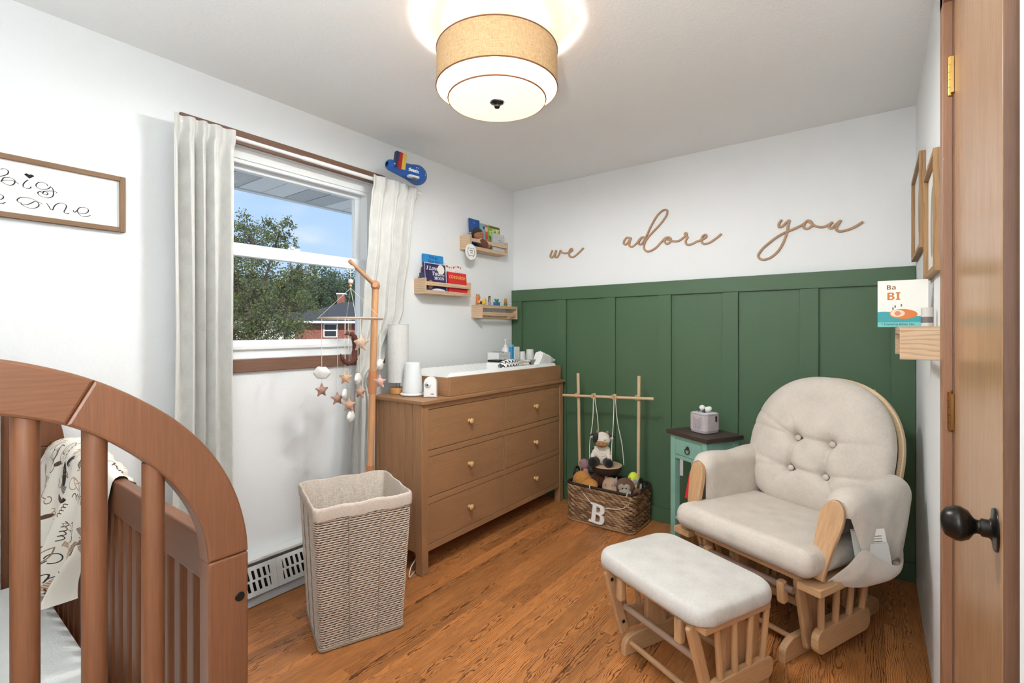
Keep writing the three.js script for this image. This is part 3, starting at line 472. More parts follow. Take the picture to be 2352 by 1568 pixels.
{ // table lamp
  const t = thing('table_lamp', 'small table lamp with a tall white cylinder shade on a round wood base', 'lamp', [0.156, DT, 1.262]);
  part('base', lathe([[0, 0.0006], [0.043, 0.0006], [0.045, 0.003], [0.045, 0.031], [0.043, 0.034], [0, 0.034]], 48), wood(0xdca062, { roughness: 0.4 }), t, 'round orange-toned wood base');
  part('stem', [rod([-0.01, 0.034, 0], [-0.01, 0.3, 0], 0.0028), rod([0.01, 0.034, 0], [0.01, 0.3, 0], 0.0028), rod([0, 0.3, 0], [0, 0.36, 0], 0.008)], M.steel, t);
  part('shade', [xf(new THREE.CylinderGeometry(0.0565, 0.0565, 0.315, 56, 1, true), { p: [0, 0.2225, 0] }), xf(new THREE.TorusGeometry(0.0565, 0.0013, 6, 56), { r: [Math.PI / 2, 0, 0], p: [0, 0.38, 0] }), xf(new THREE.TorusGeometry(0.0565, 0.0013, 6, 56), { r: [Math.PI / 2, 0, 0], p: [0, 0.065, 0] })], std({ color: 0xf2f1ee, map: T_linen, roughness: 1, transmission: 0.12, side: THREE.DoubleSide }), t, 'white fabric cylinder shade');
}
{ // humidifier
  const t = thing('humidifier', 'pale grey tapered cylinder humidifier on a white round base', 'humidifier', [0.275, DT, 1.262]);
  part('body', lathe([[0.050, 0.016], [0.0545, 0.02], [0.053, 0.05], [0.041, 0.172], [0.0385, 0.176], [0.033, 0.177], [0, 0.175]], 56), std({ color: 0xe6e9eb, roughness: 0.5 }), t);
  part('base', lathe([[0, 0.0006], [0.060, 0.0006], [0.066, 0.005], [0.066, 0.011], [0.060, 0.016], [0, 0.0165]], 56), M.white, t);
}
{ // baby monitor camera
  const t = thing('baby_monitor', 'small white arched baby monitor camera on the dresser', 'baby monitor', [0.405, DT, 1.255], degToRad(40));
  const s = new THREE.Shape(); s.moveTo(-0.034, 0); s.lineTo(0.034, 0); s.lineTo(0.034, 0.072); s.absarc(0, 0.072, 0.034, 0, Math.PI, false); s.lineTo(-0.034, 0);
  part('body', extrude(s, 0.056, 0.009, [], 24).translate(0, 0.0006, -0.028), M.white, t);
  const eye = part('camera_head', ball(0.019, [-0.010, 0.066, 0.022], [1, 1, 0.62], 28), std({ color: 0xd9dadb, roughness: 0.3 }), t, 'grey round camera head');
  part('lens', ball(0.006, [-0.013, 0.066, 0.032], [1, 1, 0.6]), M.black, eye);
  part('sensor', [...Array(9).keys()].map((k) => { const a = k * 0.7; return ball(0.0022, [-0.013 + 0.0115 * Math.cos(a), 0.066 + 0.0115 * Math.sin(a), 0.0305], [1, 1, 0.6], 8); }), M.black, eye);
  part('brand_mark', [box(0.005, 0.004, 0.0008, 0.0003, [0.006, 0.019, 0.0281]), box(0.009, 0.004, 0.0008, 0.0003, [0.0145, 0.019, 0.0281])], M.flat(0x3a3f55), t);
}
solo('small_photo', [bb([-0.002, 0, -0.024], [0.008, 0.075, 0.024], 0.002), bb([0.0075, 0.008, -0.016], [0.0085, 0.067, 0.016], 0)], M.flat(0x5a2c20, 0.4), 'small dark red photo frame behind the humidifier', 'picture frame', [0.186, DT + 0.0008, 1.205], 0.4);
// ---------- things crowded at the far end of the changing tray ----------
const PADY = 0.945;
{
  const wipes = thing('tissue_box', 'white cardboard box with slanted grey lid flap beside the lotion', 'box', [0.22, PADY, 0.447], degToRad(6));
  part('carton', bb([-0.045, 0, -0.075], [0.045, 0.115, 0.075], 0.002, 'z'), std({ color: 0xdcdcdb, roughness: 0.6 }), wipes);
  part('print', [...Array(5).keys()].map((k) => bb([0.0448, 0.088, 0.03 - k * 0.017], [0.0455, 0.091 + 0.001 * (k % 2), 0.042 - k * 0.017], 0)), M.flat(0x8a8a8c), wipes);
  part('flap', xf(bb([-0.045, -0.001, -0.001], [0.045, 0.001, 0.07], 0, 'z'), { r: [0.55, 0, 0], p: [0, 0.117, 0.01] }), M.flat(0x3c3d40), wipes);
  const lo = thing('lotion_bottle', 'white pump lotion bottle', 'bottle', [0.165, PADY, 0.305]);
  part('bottle', lathe([[0, 0], [0.026, 0], [0.028, 0.004], [0.028, 0.12], [0.022, 0.138], [0.010, 0.148], [0.010, 0.16], [0, 0.16]], 32), M.white, lo);
  part('pump', [rod([0, 0.16, 0], [0, 0.192, 0], 0.004), box(0.014, 0.010, 0.016, 0.003, [0, 0.196, 0]), rod([0, 0.198, 0], [0.006, 0.204, -0.036], 0.004, 0.003)], M.white, lo);
  const tb = thing('cream_tube', 'bright blue cream tube standing upright', 'tube', [0.25, PADY, 0.349]);
  part('tube', box(0.026, 0.15, 0.030, 0.006, [0, 0.088, 0]), M.flat(0x2591c9, 0.4), tb); part('cap', box(0.02, 0.013, 0.026, 0.003, [0, 0.0065, 0]), M.white, tb); part('band', box(0.0265, 0.02, 0.0305, 0.006, [0, 0.155, 0]), M.flat(0x6fc0df, 0.4), tb);
  const pb = thing('powder_box', 'narrow pale box with faint pink print beside the blue tube', 'box', [0.24, PADY, 0.296]);
  part('carton', bb([-0.02, 0, -0.03], [0.02, 0.148, 0.03], 0.0015), M.flat(0xe4e6e3, 0.6), pb); part('stripe', bb([0.0195, 0.01, -0.027], [0.0205, 0.022, 0.02], 0), M.flat(0xd9a9a4, 0.6), pb);
  for (const [x, z, h, r, lab] of [[0.245, 0.216, 0.112, 0.026, 'short white plastic jar in the diaper caddy'], [0.245, 0.116, 0.125, 0.031, 'tapered white plastic cup in the diaper caddy']]) solo('jar', lathe([[0, 0], [r * 1.15, 0], [r * 1.15, 0.004], [r * 0.95, h * 0.8], [r * 0.82, h], [r * 0.78, h + 0.001], [0, h]], 28), M.flat(0xe2e1dc), lab, 'jar', [x, PADY, z]);
  const cad = thing('diaper_caddy', 'grey felt diaper caddy at the end of the tray', 'caddy', [0.30, PADY, 0.215]);
  part('felt', [bb([-0.08, 0, -0.115], [0.075, 0.004, 0.115], 0.001), bb([0.070, 0, -0.115], [0.075, 0.062, 0.115], 0.002), bb([-0.08, 0, -0.115], [-0.075, 0.062, 0.115], 0.002), bb([-0.08, 0, -0.115], [0.075, 0.062, -0.11], 0.002), bb([-0.08, 0, 0.11], [0.075, 0.062, 0.115], 0.002)], M.plush(0x8d8480), cad);
  const bk = thing('wipes_dispenser', 'white wipes tub with a glossy black lid', 'wipes tub', [0.325, PADY + 0.005, 0.59], degToRad(8));
  part('tub', box(0.10, 0.055, 0.13, 0.006, [0, 0.0285, 0]), M.flat(0xe8e8e6, 0.4), bk); part('lid', box(0.085, 0.015, 0.115, 0.006, [-0.004, 0.064, 0]), M.flat(0x1b1b1d, 0.25), bk, 'glossy black lid'); part('latch', box(0.03, 0.004, 0.018, 0.0015, [0.028, 0.071, 0]), M.flat(0xc9c9cc, 0.3), bk); part('label_strip', bb([0.0495, 0.004, -0.06], [0.0505, 0.010, 0.06], 0), M.black, bk);
  // patterned pouch
  const pat = canvasTex(512, 160, (x, w, h) => { x.fillStyle = '#f4f3f0'; x.fillRect(0, 0, w, h); x.strokeStyle = '#26272b'; x.lineWidth = 8; for (let i = -1; i < 7; i++) for (let j = -1; j < 4; j++) { const cx = i * 84 + 20, cy = j * 62 + 40; for (const s of [1, 0.62, 0.26]) { x.beginPath(); x.moveTo(cx - 40 * s, cy + 26 * s); x.lineTo(cx, cy - 26 * s); x.lineTo(cx + 40 * s, cy + 26 * s); x.stroke(); } } });
  const po = thing('patterned_pouch', 'white cotton pouch with black chevron and triangle print', 'pouch', [0.398, PADY + 0.016, 0.565], degToRad(2));
  const pg = blob([{ c: [0, 0.03, 0], s: [0.028, 0.034, 0.10] }, { c: [0.004, 0.022, 0.06], s: [0.026, 0.024, 0.04] }], 0.02, 44); { const P = pg.attributes.position, uv = pg.attributes.uv; for (let i = 0; i < P.count; i++) uv.setXY(i, -P.getZ(i) / 0.21 + 0.5, P.getY(i) / 0.066); }
  part('pouch', pg, std({ map: pat, roughness: 0.9 }), po);
  const bib = thing('cotton_strap', 'cream strap with black dashes hanging from the caddy', 'strap', [0.405, PADY + 0.01, 0.412]);
  part('strap', xf(grid(24, 4, (u, v) => [0.004 * Math.sin(u * 9), lerp(0.012, 0.052, v) + 0.006 * Math.sin(u * 3.1), lerp(0.085, -0.07, u)], [1, 1]), {}), std({ map: canvasTex(256, 64, (x, w, h) => { x.fillStyle = '#efe9dd'; x.fillRect(0, 0, w, h); x.fillStyle = '#2b2a28'; for (let k = 0; k < 16; k++) { x.fillRect(k * 16 + 3, 46, 7, 14); x.save(); x.translate(k * 16 + 6, 22); x.rotate(0.5); x.fillRect(-2, -14, 5, 28); x.restore(); } }), roughness: 0.9, side: THREE.DoubleSide }), bib);
  part('heart', box(0.002, 0.014, 0.016, 0.0008, [0.006, 0.034, -0.058]), M.black, bib);
  // stack of folded diapers leaning against each other
  for (let k = 0; k < 11; k++) {
    const f = k / 10, d = thing('folded_diaper', 'white folded disposable diaper leaning in the fanned row', 'diaper', [lerp(0.385, 0.398, f), lerp(0.952, 0.968, f), lerp(0.268, 0.165, f)], 0, 'fanned row of diapers'), tilt = lerp(0.62, 1.28, f), L = lerp(0.135, 0.118, f);
    const sh = grid(14, 10, (u, v) => { const w = 0.088 * (1 - 0.3 * Math.abs(2 * u - 1) ** 6), y = v * (L - 0.016 * Math.abs(2 * u - 1)), b = 0.003 * Math.sin(v * 9 + k) + 0.004 * (1 - (2 * u - 1) ** 2) * (1 - v * 0.6); return [(u - 0.5) * w, y + 0.004 * Math.sin(u * 40 + k * 2) * v, b]; }, [0.1, 0.12]);
    const back = sh.clone(); { const P = back.attributes.position; for (let i = 0; i < P.count; i++) P.setZ(i, -P.getZ(i) * 0.4 - 0.0045); back.setIndex(Array.from(back.index.array).reverse()); back.computeVertexNormals(); }
    const q = part('pad', [sh, back], std({ color: 0xf1f0ec, roughness: 0.95, side: THREE.DoubleSide }), d); q.rotation.set(-tilt, 0, 0);
  }
}
// ================= LAUNDRY HAMPER =================
{
  const hh = 0.55, t = thing('laundry_hamper', 'tall beige rope-woven laundry hamper with folded-over cloth liner', 'hamper', [0.515, 0.001, 1.797], Math.atan2(0.929, 0.37));
  // local +x points to the room side (front face), local z runs along the front
  const half = (y) => lerp(0.158, 0.187, y / hh), rows = 56, pitch = 0.505 / rows;
  const path = (h, r = 0.016, n = 6) => { const o = rrect(2 * h, 2 * h, r, n), q = []; for (let k = 0; k < o.length; k++) { const a = o[k], b = o[(k + 1) % o.length], L = Math.hypot(b[0] - a[0], b[1] - a[1]), s = Math.max(1, Math.round(L / 0.02)); for (let i = 0; i < s; i++) q.push([lerp(a[0], b[0], i / s), lerp(a[1], b[1], i / s)]); } return q; };
  const base = path(1 / 2, 0.05);
  const np = base.length;
  const ringAt = (y, off, ph = 0) => base.map(([a, b], k) => { const h = half(y), s = 2 * h, L = Math.hypot(a, b), f = 1 + off / (h * 1.1); return [a * s * f, y + 0.0009 * Math.sin(k * 1.9 + ph * 2.3), b * s * f]; });
  const ropes = []; for (let r = 0; r < rows; r++) { const p = ringAt(0.006 + (r + 0.5) * pitch, 0.0005, r), n = np * 1; ropes.push(grid(n, 5, (u, v) => { const k = Math.round(u * n) % n, q = p[k], a = -v * 2 * Math.PI + 0.3, rad = 0.0034 + 0.0006 * Math.sin(k * 1.7 + r * 1.1), L = Math.hypot(q[0], q[2]); return [q[0] + (q[0] / L) * rad * Math.cos(a), q[1] + rad * Math.sin(a), q[2] + (q[2] / L) * rad * Math.cos(a)]; }, [1.4, 0.02])); }
  part('rope_rows', ropes, M.rope, t, 'horizontal rows of twisted paper rope').userData.kind = 'stuff';
  part('rope_gap_shade', grid(np, 8, (u, v) => ringAt(lerp(0.004, 0.51, v), -0.006)[Math.round(u * np) % np], [1.4, 0.5]), std({ color: 0x6d5f56, roughness: 1, side: THREE.DoubleSide }), t, 'dark sheet standing in for the shade between the ropes');  // dark sheet behind the ropes puts shade into the gaps
  const sl = []; for (const [ax, s] of [['x', 1], ['x', -1], ['z', 1], ['z', -1]]) for (const f of [-0.33, 0.33]) { const pts = []; for (let k = 0; k <= 30; k++) { const y = 0.006 + (k / 30) * 0.5, h = half(y) + 0.0032 + 0.0008 * Math.sin(k * 2.1); pts.push(ax === 'x' ? [s * h, y, f * 2 * h * 0.5] : [f * 2 * h * 0.5, y, s * h]); } sl.push(tube(pts, 0.0022, 60, 6)); }
  part('warp_cord', sl, std({ color: 0xa08f82, roughness: 0.95 }), t, 'vertical stitched cords');
  part('bottom_braid', [0, 1].map((j) => { const p = ringAt(0.006 + j * 0.006, 0.004, j); return tube(p.map((q, k) => [q[0], q[1] + 0.0015 * Math.sin(k * 2.2 + j * 3), q[2]]), 0.0045, 200, 7, true); }), std({ color: 0xb5a190, map: T_linen, roughness: 0.95 }), t);
  // liner: band over the rim and inner walls
  const lin = [[0.503, 0.0052], [0.52, 0.0062], [0.54, 0.0056], [0.549, 0.003], [0.552, -0.002], [0.549, -0.006], [0.50, -0.009], [0.3, -0.012], [0.03, -0.014]].map(([y, o], j) => ringAt(y, o + 0.0, 3 + j * 0.2).map((q, k) => [q[0] * (1 + 0.004 * Math.sin(k * 0.7 + j)), q[1] + 0.0022 * Math.sin(k * 0.35), q[2] * (1 + 0.004 * Math.sin(k * 0.9))]));
  part('cloth_liner', [grid(np, lin.length - 1, (u, v) => lin[Math.round(v * (lin.length - 1))][Math.round(u * np) % np], [1.4, 0.8]), bb([-0.15, 0.028, -0.15], [0.15, 0.031, 0.15], 0)], M.liner, t, 'beige cotton liner folded over the rim');
  part('handle_opening', xf(bb([-0.001, -0.022, -0.034], [0.001, 0.02, 0.034], 0.0008), { r: [0, 0, -0.05], p: [half(0.485) + 0.0085, 0.480, 0] }), M.liner, t, 'liner cloth showing in the handle opening');
}
// ================= MOBILE ON A STAND =================
{
  const t = thing('baby_mobile', 'wooden crib mobile on a tall pole with felt stars, clouds and a brown moon', 'baby mobile', [0, 0, 0]);
  const pole = wood(0xd9a273, { roughness: 0.45 });
  const J = [0.319, 1.425, 1.538], B = [0.283, 0.03, 1.560], on = (f) => J.map((v, k) => lerp(v, B[k], f));
  part('pole', rod(B, J, 0.0165, 0.0165, 24), pole, t);
  part('base', lathe([[0, 0.001], [0.07, 0.001], [0.072, 0.006], [0.07, 0.02], [0.03, 0.028], [0.022, 0.04], [0, 0.04]], 40, [B[0], 0, B[2]]), pole, t);
  part('sleeve', rod(on(0.295), on(0.375), 0.0205, 0.0205, 24), wood(0xd08a5e, { roughness: 0.4 }), t); part('sleeve', rod(on(0.625), on(0.66), 0.019, 0.019, 24), wood(0xd08a5e, { roughness: 0.4 }), t);
  const tip = [0.349, 1.524, 1.703];
  part('joint', [ball(0.022, J, [1, 1.15, 1]), rod([J[0] + 0.03, J[1], J[2] + 0.025], [J[0] - 0.01, J[1], J[2] - 0.008], 0.012)], wood(0xc98d64, { roughness: 0.4 }), t);
  part('arm', rod(J, tip, 0.0105, 0.0095, 18), wood(0xc99a78, { roughness: 0.45 }), t);
  const hc = [0.3535, 1.262, 1.70], hr = 0.139;
  part('hanging_ring', xf(new THREE.TorusGeometry(0.016, 0.0016, 8, 28), { p: [0.353, 1.487, 1.70], r: [0, 0.6, 0] }), M.string, t);
  part('bead', ball(0.0115, [0.353, 1.43, 1.70]), M.flat(0xd9cfbf), t); part('bead', ball(0.0065, [0.353, 1.411, 1.70]), pole, t);
  part('hoop', xf(new THREE.TorusGeometry(hr, 0.0042, 10, 80), { r: [Math.PI / 2, 0, 0], p: hc }), wood(0xcbb49f, { roughness: 0.5 }), t);
  const strs = [rod([0.353, 1.505, 1.70], [0.353, 1.395, 1.70], 0.0009, 0.0009, 6)];
  for (let k = 0; k < 4; k++) { const a = k * 1.571 + 0.45; strs.push(rod([0.353, 1.40, 1.70], [hc[0] + hr * Math.cos(a), hc[1], hc[2] + hr * Math.sin(a)], 0.0008, 0.0008, 6)); }
  const star5 = (r, d) => { const s = []; for (let k = 0; k < 10; k++) { const a = (k / 10) * 2 * Math.PI + Math.PI / 2, q = k % 2 ? r * 0.48 : r; s.push([q * Math.cos(a), q * Math.sin(a)]); } return s; };
  const puffStar = (r) => { const items = []; for (let k = 0; k < 5; k++) { const a = (k / 5) * 2 * Math.PI + Math.PI / 2; items.push({ a: [0, 0, 0], b: [r * 0.86 * Math.cos(a), r * 0.86 * Math.sin(a), 0], r: r * 0.34, r2: r * 0.13 }); } return blob(items, 0.008, 34); };
  const puffCloud = (r) => blob([[0, 0.1, 0.62], [-0.62, 0.05, 0.46], [0.64, 0.0, 0.46], [-0.33, 0.44, 0.42], [0.36, 0.42, 0.40], [-0.35, -0.34, 0.4], [0.36, -0.36, 0.4], [0, -0.3, 0.42]].map(([x, y, q]) => ({ c: [x * r, y * r, 0], s: [q * r, q * r, q * r * 0.62] })), 0.004, 40);
  const gs = puffStar(0.031), gc = puffCloud(0.032);
  const toy = (name, g, hex, p, ry = 0.6, s = 1, lab) => { const m = part(name, g, std({ color: hex, roughness: 1, bumpMap: T_weave, bumpScale: 0.0006 }), t, lab); m.position.set(...p); m.rotation.y = ry; m.scale.setScalar(s); strs.push(rod([p[0], p[1], p[2]], [p[0], hc[1], p[2]], 0.0009, 0.0009, 6)); return m; };
  toy('cloud', gc, 0xe6e4e0, [0.248, 1.014, 1.779], 0.75, 1.1, 'white felt cloud'); toy('star', gs, 0xa88272, [0.247, 0.936, 1.779], 1.5, 1.05, 'mauve-brown felt star');
  toy('star', gs, 0xcfa583, [0.337, 0.992, 1.715], 0.6, 1.05, 'tan felt star'); toy('cloud', gc, 0xe6e4e0, [0.393, 0.988, 1.69], 2.2, 1.0, 'white felt cloud');
  toy('cloud', gc, 0xe6e4e0, [0.345, 0.918, 1.725], 2.3, 0.95, 'white felt cloud'); toy('star', gs, 0xb48d7b, [0.385, 0.928, 1.672], 0.3, 1.05, 'mauve-brown felt star');
  toy('star', gs, 0xa88272, [0.318, 0.90, 1.745], 1.3, 1.0, 'mauve-brown felt star'); toy('star', gs, 0xbd9480, [0.362, 0.872, 1.715], 0.9, 1.05, 'mauve-brown felt star'); toy('cloud', gc, 0xe6e4e0, [0.355, 0.815, 1.70], 2.1, 1.0, 'white felt cloud');
  toy('cloud', gc, 0xe6e4e0, [0.461, 1.051, 1.62], 2.2, 1.0, 'white felt cloud'); toy('star', gs, 0xcba594, [0.460, 0.974, 1.621], 0.5, 1.05, 'pinkish felt star');
  toy('star', gs, 0xd2b29b, [0.372, 1.15, 1.66], 0.65, 1.35, 'large pale tan felt star');
  const mo = []; for (let k = 0; k <= 12; k++) { const a = lerp(2.0, -2.75, k / 12), q = Math.sin((k / 12) * Math.PI); mo.push({ r: 0.003 + 0.0125 * q, p: [0.046 * Math.cos(a), 0.062 * Math.sin(a), 0] }); }
  const mg = blob(mo.slice(0, -1).map((q, k) => ({ a: q.p, b: mo[k + 1].p, r: q.r, r2: mo[k + 1].r })), 0.006, 44); const mm = toy('moon', mg, 0x5c352c, [0.352, 1.128, 1.712], 1.75, 1.08, 'dark brown crescent moon');
  part('string', strs, M.string, t, 'white cords');
}
// ================= CRIB =================
{
  const t = thing('crib', 'brown wooden crib with arched spindle end and slatted side', 'crib');
  const m = M.crib, zA = 2.625, zB = 3.375, xN = 1.38, xF = 0.085, pw = 0.04, bw = 0.062, zc = 3.0;
  const half = { outer: [[2.625, 0.83], [2.627, 0.86], [2.64, 0.919], [2.661, 0.972], [2.693, 1.025], [2.736, 1.073], [2.79, 1.115], [2.838, 1.143], [2.882, 1.161], [2.921, 1.172], [3.0, 1.182]], inner: [[2.687, 0.83], [2.693, 0.878], [2.712, 0.929], [2.747, 0.985], [2.79, 1.03], [2.831, 1.063], [2.865, 1.083], [2.898, 1.095], [2.921, 1.102], [3.0, 1.112]] };
  const full = (h) => new THREE.CatmullRomCurve3([...h, ...h.slice(0, -1).reverse().map(([z, y]) => [2 * zc - z, y])].map(([z, y]) => V3(z, y, 0)), false, 'centripetal').getSpacedPoints(96).map((p) => [p.x, p.y]);
  const outer = full(half.outer), inner = full(half.inner);
  const archEnd = (x) => {
    for (const [k, [a, b]] of [[0, 33], [33, 63], [63, 96]].entries()) { let g = extrude([...outer.slice(a, b + 1), ...inner.slice(a, b + 1).reverse()], pw, 0.004, [], 4); g = uvm(g, k === 1 ? 'x' : 'y', rnd2()); part('arch_rail', xf(g, { r: [0, -Math.PI / 2, 0], p: [x + pw / 2, 0, 0] }), m, t); }
    for (const z of [zA + bw / 2, zB - bw / 2]) part('post', bb([x - pw / 2, 0.001, z - bw / 2], [x + pw / 2, 0.8295, z + bw / 2], 0.004, 'y'), m, t);
    const at = (z) => { let best = inner[0]; for (const q of inner) if (Math.abs(q[0] - z) < Math.abs(best[0] - z)) best = q; return best[1]; };
    for (let k = 1; k <= 8; k++) { const z = lerp(zA + bw, zB - bw, k / 9); part('spindle', rod([x, 0.19, z], [x, at(z) + 0.012, z], 0.0145, 0.0145, 20), m, t); }
    part('end_rail', bb([x - 0.014, 0.15, zA + bw], [x + 0.014, 0.20, zB - bw], 0.004, 'z'), m, t);
  };
  archEnd(xN); archEnd(xF);
  part('bolt', [xf(lathe([[0, 0.0015], [0.0035, 0.0015], [0.0035, 0.0005], [0.0068, 0.0022], [0.0078, 0]], 24), { r: [0, 0, -Math.PI / 2], p: [xN + pw / 2 + 0.0002, 0.757, zA + 0.0145] })], M.bronze, t, 'dark recessed bolt head');
  // sides with slats
  for (const z of [zA + 0.026, zB - 0.026]) {
    part('side_rail', bb([xF + pw / 2, 0.765, z - 0.0135], [xN - pw / 2, 0.847, z + 0.0135], 0.006, 'x'), m, t); part('side_rail', bb([xF + pw / 2, 0.16, z - 0.0155], [xN - pw / 2, 0.22, z + 0.0155], 0.006, 'x'), m, t);
    const n = 19; for (let k = 0; k < n; k++) { const x = lerp(xF + 0.075, xN - 0.075, k / (n - 1)); part('slat', bb([x - 0.017, 0.218, z - 0.0075], [x + 0.017, 0.767, z + 0.0075], 0.005, 'y'), m, t); }
  }
  const mt = thing('crib_mattress', 'crib mattress in a white fitted sheet', 'mattress');
  part('mattress', box(1.23, 0.13, 0.62, 0.035, [(xN + xF) / 2, 0.36, (zA + zB) / 2], 'x'), M.cotton, mt);
  part('support', bb([xF + 0.03, 0.27, zA + 0.05], [xN - 0.03, 0.294, zB - 0.05], 0.002, 'x'), m, mt, 'wooden base under the mattress');
}
{ // muslin blanket over the crib side
  const pr = canvasTex(1024, 1024, (x, w, h) => {
    x.fillStyle = '#efe6da'; x.fillRect(0, 0, w, h); const q = rng(5); x.lineCap = 'round';
    for (let k = 0; k < 210; k++) { const cx = q() * w, cy = q() * h, s = 18 + q() * 34, a = q() * 6.3, c = ['#5d4334', '#2e2a29', '#b48f72', '#8a6a52'][Math.floor(q() * 4)]; x.save(); x.translate(cx, cy); x.rotate(a); x.strokeStyle = x.fillStyle = c; x.lineWidth = 4; const kind = Math.floor(q() * 5);
      if (kind === 0) { x.beginPath(); x.ellipse(0, 0, s, s * 0.3, 0, 0, 7); x.fill(); } else if (kind === 1) { x.beginPath(); x.moveTo(-s, 0); x.quadraticCurveTo(0, -s * 0.9, s, 0); x.quadraticCurveTo(0, s * 0.5, -s, 0); x.stroke(); } else if (kind === 2) { x.fillRect(-s * 0.7, -s * 0.3, s * 1.4, s * 0.6); x.strokeStyle = '#efe6da'; x.lineWidth = 2; for (let i = -4; i < 5; i++) { x.beginPath(); x.moveTo(i * s * 0.17, -s * 0.3); x.lineTo(i * s * 0.17, s * 0.3); x.stroke(); } } else if (kind === 3) { x.beginPath(); x.arc(0, 0, s * 0.55, 0.6, 5.6); x.stroke(); x.beginPath(); x.moveTo(s * 0.4, 0); x.lineTo(s * 1.2, s * 0.2); x.stroke(); } else { for (let i = 0; i < 4; i++) { x.beginPath(); x.moveTo(-s + i * s * 0.5, s * 0.4); x.quadraticCurveTo(-s * 0.7 + i * s * 0.5, -s * 0.6, -s * 0.4 + i * s * 0.5, s * 0.2); x.stroke(); } }
      x.restore(); }
  });
  const mat = std({ map: pr, roughness: 0.95, side: THREE.DoubleSide });
  const t = thing('baby_blanket', 'cream muslin blanket with brown dinosaur-like sketches draped over the crib rail', 'blanket');
  const zr = 2.651;
  // draped sheet: v runs from the wall-side hem, over the rail, down the inside
  part('cloth', grid(70, 80, (u, v) => {
    const x = lerp(0.24, 0.80, u), fold = 0.010 * Math.sin(u * 19 + v * 3) + 0.008 * Math.sin(u * 41 + 2), s = v * 0.70 - 0.26 - 0.03 * Math.sin(u * 3.14);
    let y, z; const rad = lerp(0.046, 0.0165, smoothstep(u, 0.45, 1)) + 0.004 * Math.sin(u * 11) * (1 - u), top = 0.8485 + rad * 0.35 + 0.035 * Math.sin(u * 3.14) ** 0.8 * (1 - u * u);
    if (s < -rad * 1.57) { y = top - rad + (s + rad * 1.57); z = zr - rad - fold * 0.5 - 0.02 * (1 - v); } else if (s < rad * 1.57) { const a = s / rad; y = top - rad + rad * Math.cos(a) + fold * 0.4; z = zr + rad * Math.sin(a); } else { const d = s - rad * 1.57; y = top - rad - d * (1 - 0.25 * u * u); z = zr + rad + fold * (0.4 + d * 6) + d * 0.12; }
    const pull = smoothstep(v, 0.5, 1) * 0.10 * Math.pow(u, 2); return [x - pull * 1.6, y, z];
  }, [1, 1]), mat, t);
}

// ================= PICTURE-LEDGE RACKS AND BOOKS =================
// local frame: back against the wall at x = 0, opening towards +x, length along z
function rack(label, x, y, z, flip = 1, ry = 0) {
  const t = thing('wall_rack', label, 'rack', [x, y, z], ry, 'pale wood wall racks'), L = 0.412, h = 0.094, d = 0.10, Y = (a) => (flip > 0 ? a : h - a);
  const b = (p, q, g) => bb([p[0], Y(p[1]), p[2]], [q[0], Y(q[1]), q[2]], 0.0012, g);
  part('end_panel', b([0.001, 0.012, 0], [d, h, 0.012], 'x'), M.pine, t); part('end_panel', b([0.001, 0.012, L - 0.012], [d, h, L], 'x'), M.pine, t);
  part('shelf_board', b([0.001, 0, 0], [d, 0.0118, L], 'z'), M.pine, t);
  part('front_rail', b([d - 0.010, 0.050, 0.0125], [d - 0.001, 0.074, L - 0.0125], 'z'), M.pine, t);
  part('back_rail', b([0.001, 0.060, 0.0125], [0.008, 0.092, L - 0.0125], 'z'), M.pine, t);
  part('front_lip', b([d - 0.010, 0.012, 0.0125], [d - 0.001, 0.022, L - 0.0125], 'z'), M.pine, t);
  return t;
}
const R1 = [0, 1.756, 0.190], R2 = [0, 1.432, 0.598], R3 = [0, 1.292, 0.072];
rack('pale wood rack holding a brown-faced rag doll and hung with a round plaque', ...R1); rack('pale wood rack holding the purple, blue and red picture books', ...R2); rack('pale wood rack turned upside down with small figurines on top', ...R3, -1);
// a closed book standing with its cover towards +x; z0..z1 wide, foot at y, leaning back by lean
function book(name, label, cat, { x, y, z0, z1, h, th = 0.01, lean = 0.08, cover, draw, edge = 0xf0ece0, group = 'picture books on the racks', ry = 0 }) {
  const w = Math.abs(z1 - z0), t = thing(name, label, cat, [x, y, (z0 + z1) / 2], ry, group), tx = draw ? canvasTex(256, Math.round((256 * h) / w), draw) : null;
  const mat = draw ? std({ map: tx, roughness: 0.45 }) : M.flat(cover, 0.45), inner = new THREE.Group();
  const c = M.flat(cover, 0.45);
  const fr = new THREE.BoxGeometry(w, h, 0.0016), cv = part('front_cover', xf(fr, { p: [0, h / 2, th / 2 - 0.0008] }), [c, c, c, c, mat, c], t), pages = part('pages', box(w - 0.006, h - 0.006, th - 0.0034, 0, [0.002, h / 2, 0]), M.flat(edge, 0.8), t, 'cream page block'), bk = part('back_cover', xf(new THREE.BoxGeometry(w, h, 0.0016), { p: [0, h / 2, -th / 2 + 0.0008] }), c, t), sp = part('spine', box(0.002, h, th, 0.0006, [-w / 2 + 0.0005, h / 2, 0]), c, t);
  for (const o of [cv, pages, bk, sp]) { o.rotation.order = 'YXZ'; o.rotation.set(-lean, Math.PI / 2, 0); }
  return t;
}
const S2 = R2[1] + 0.0124, S1 = R1[1] + 0.0124;
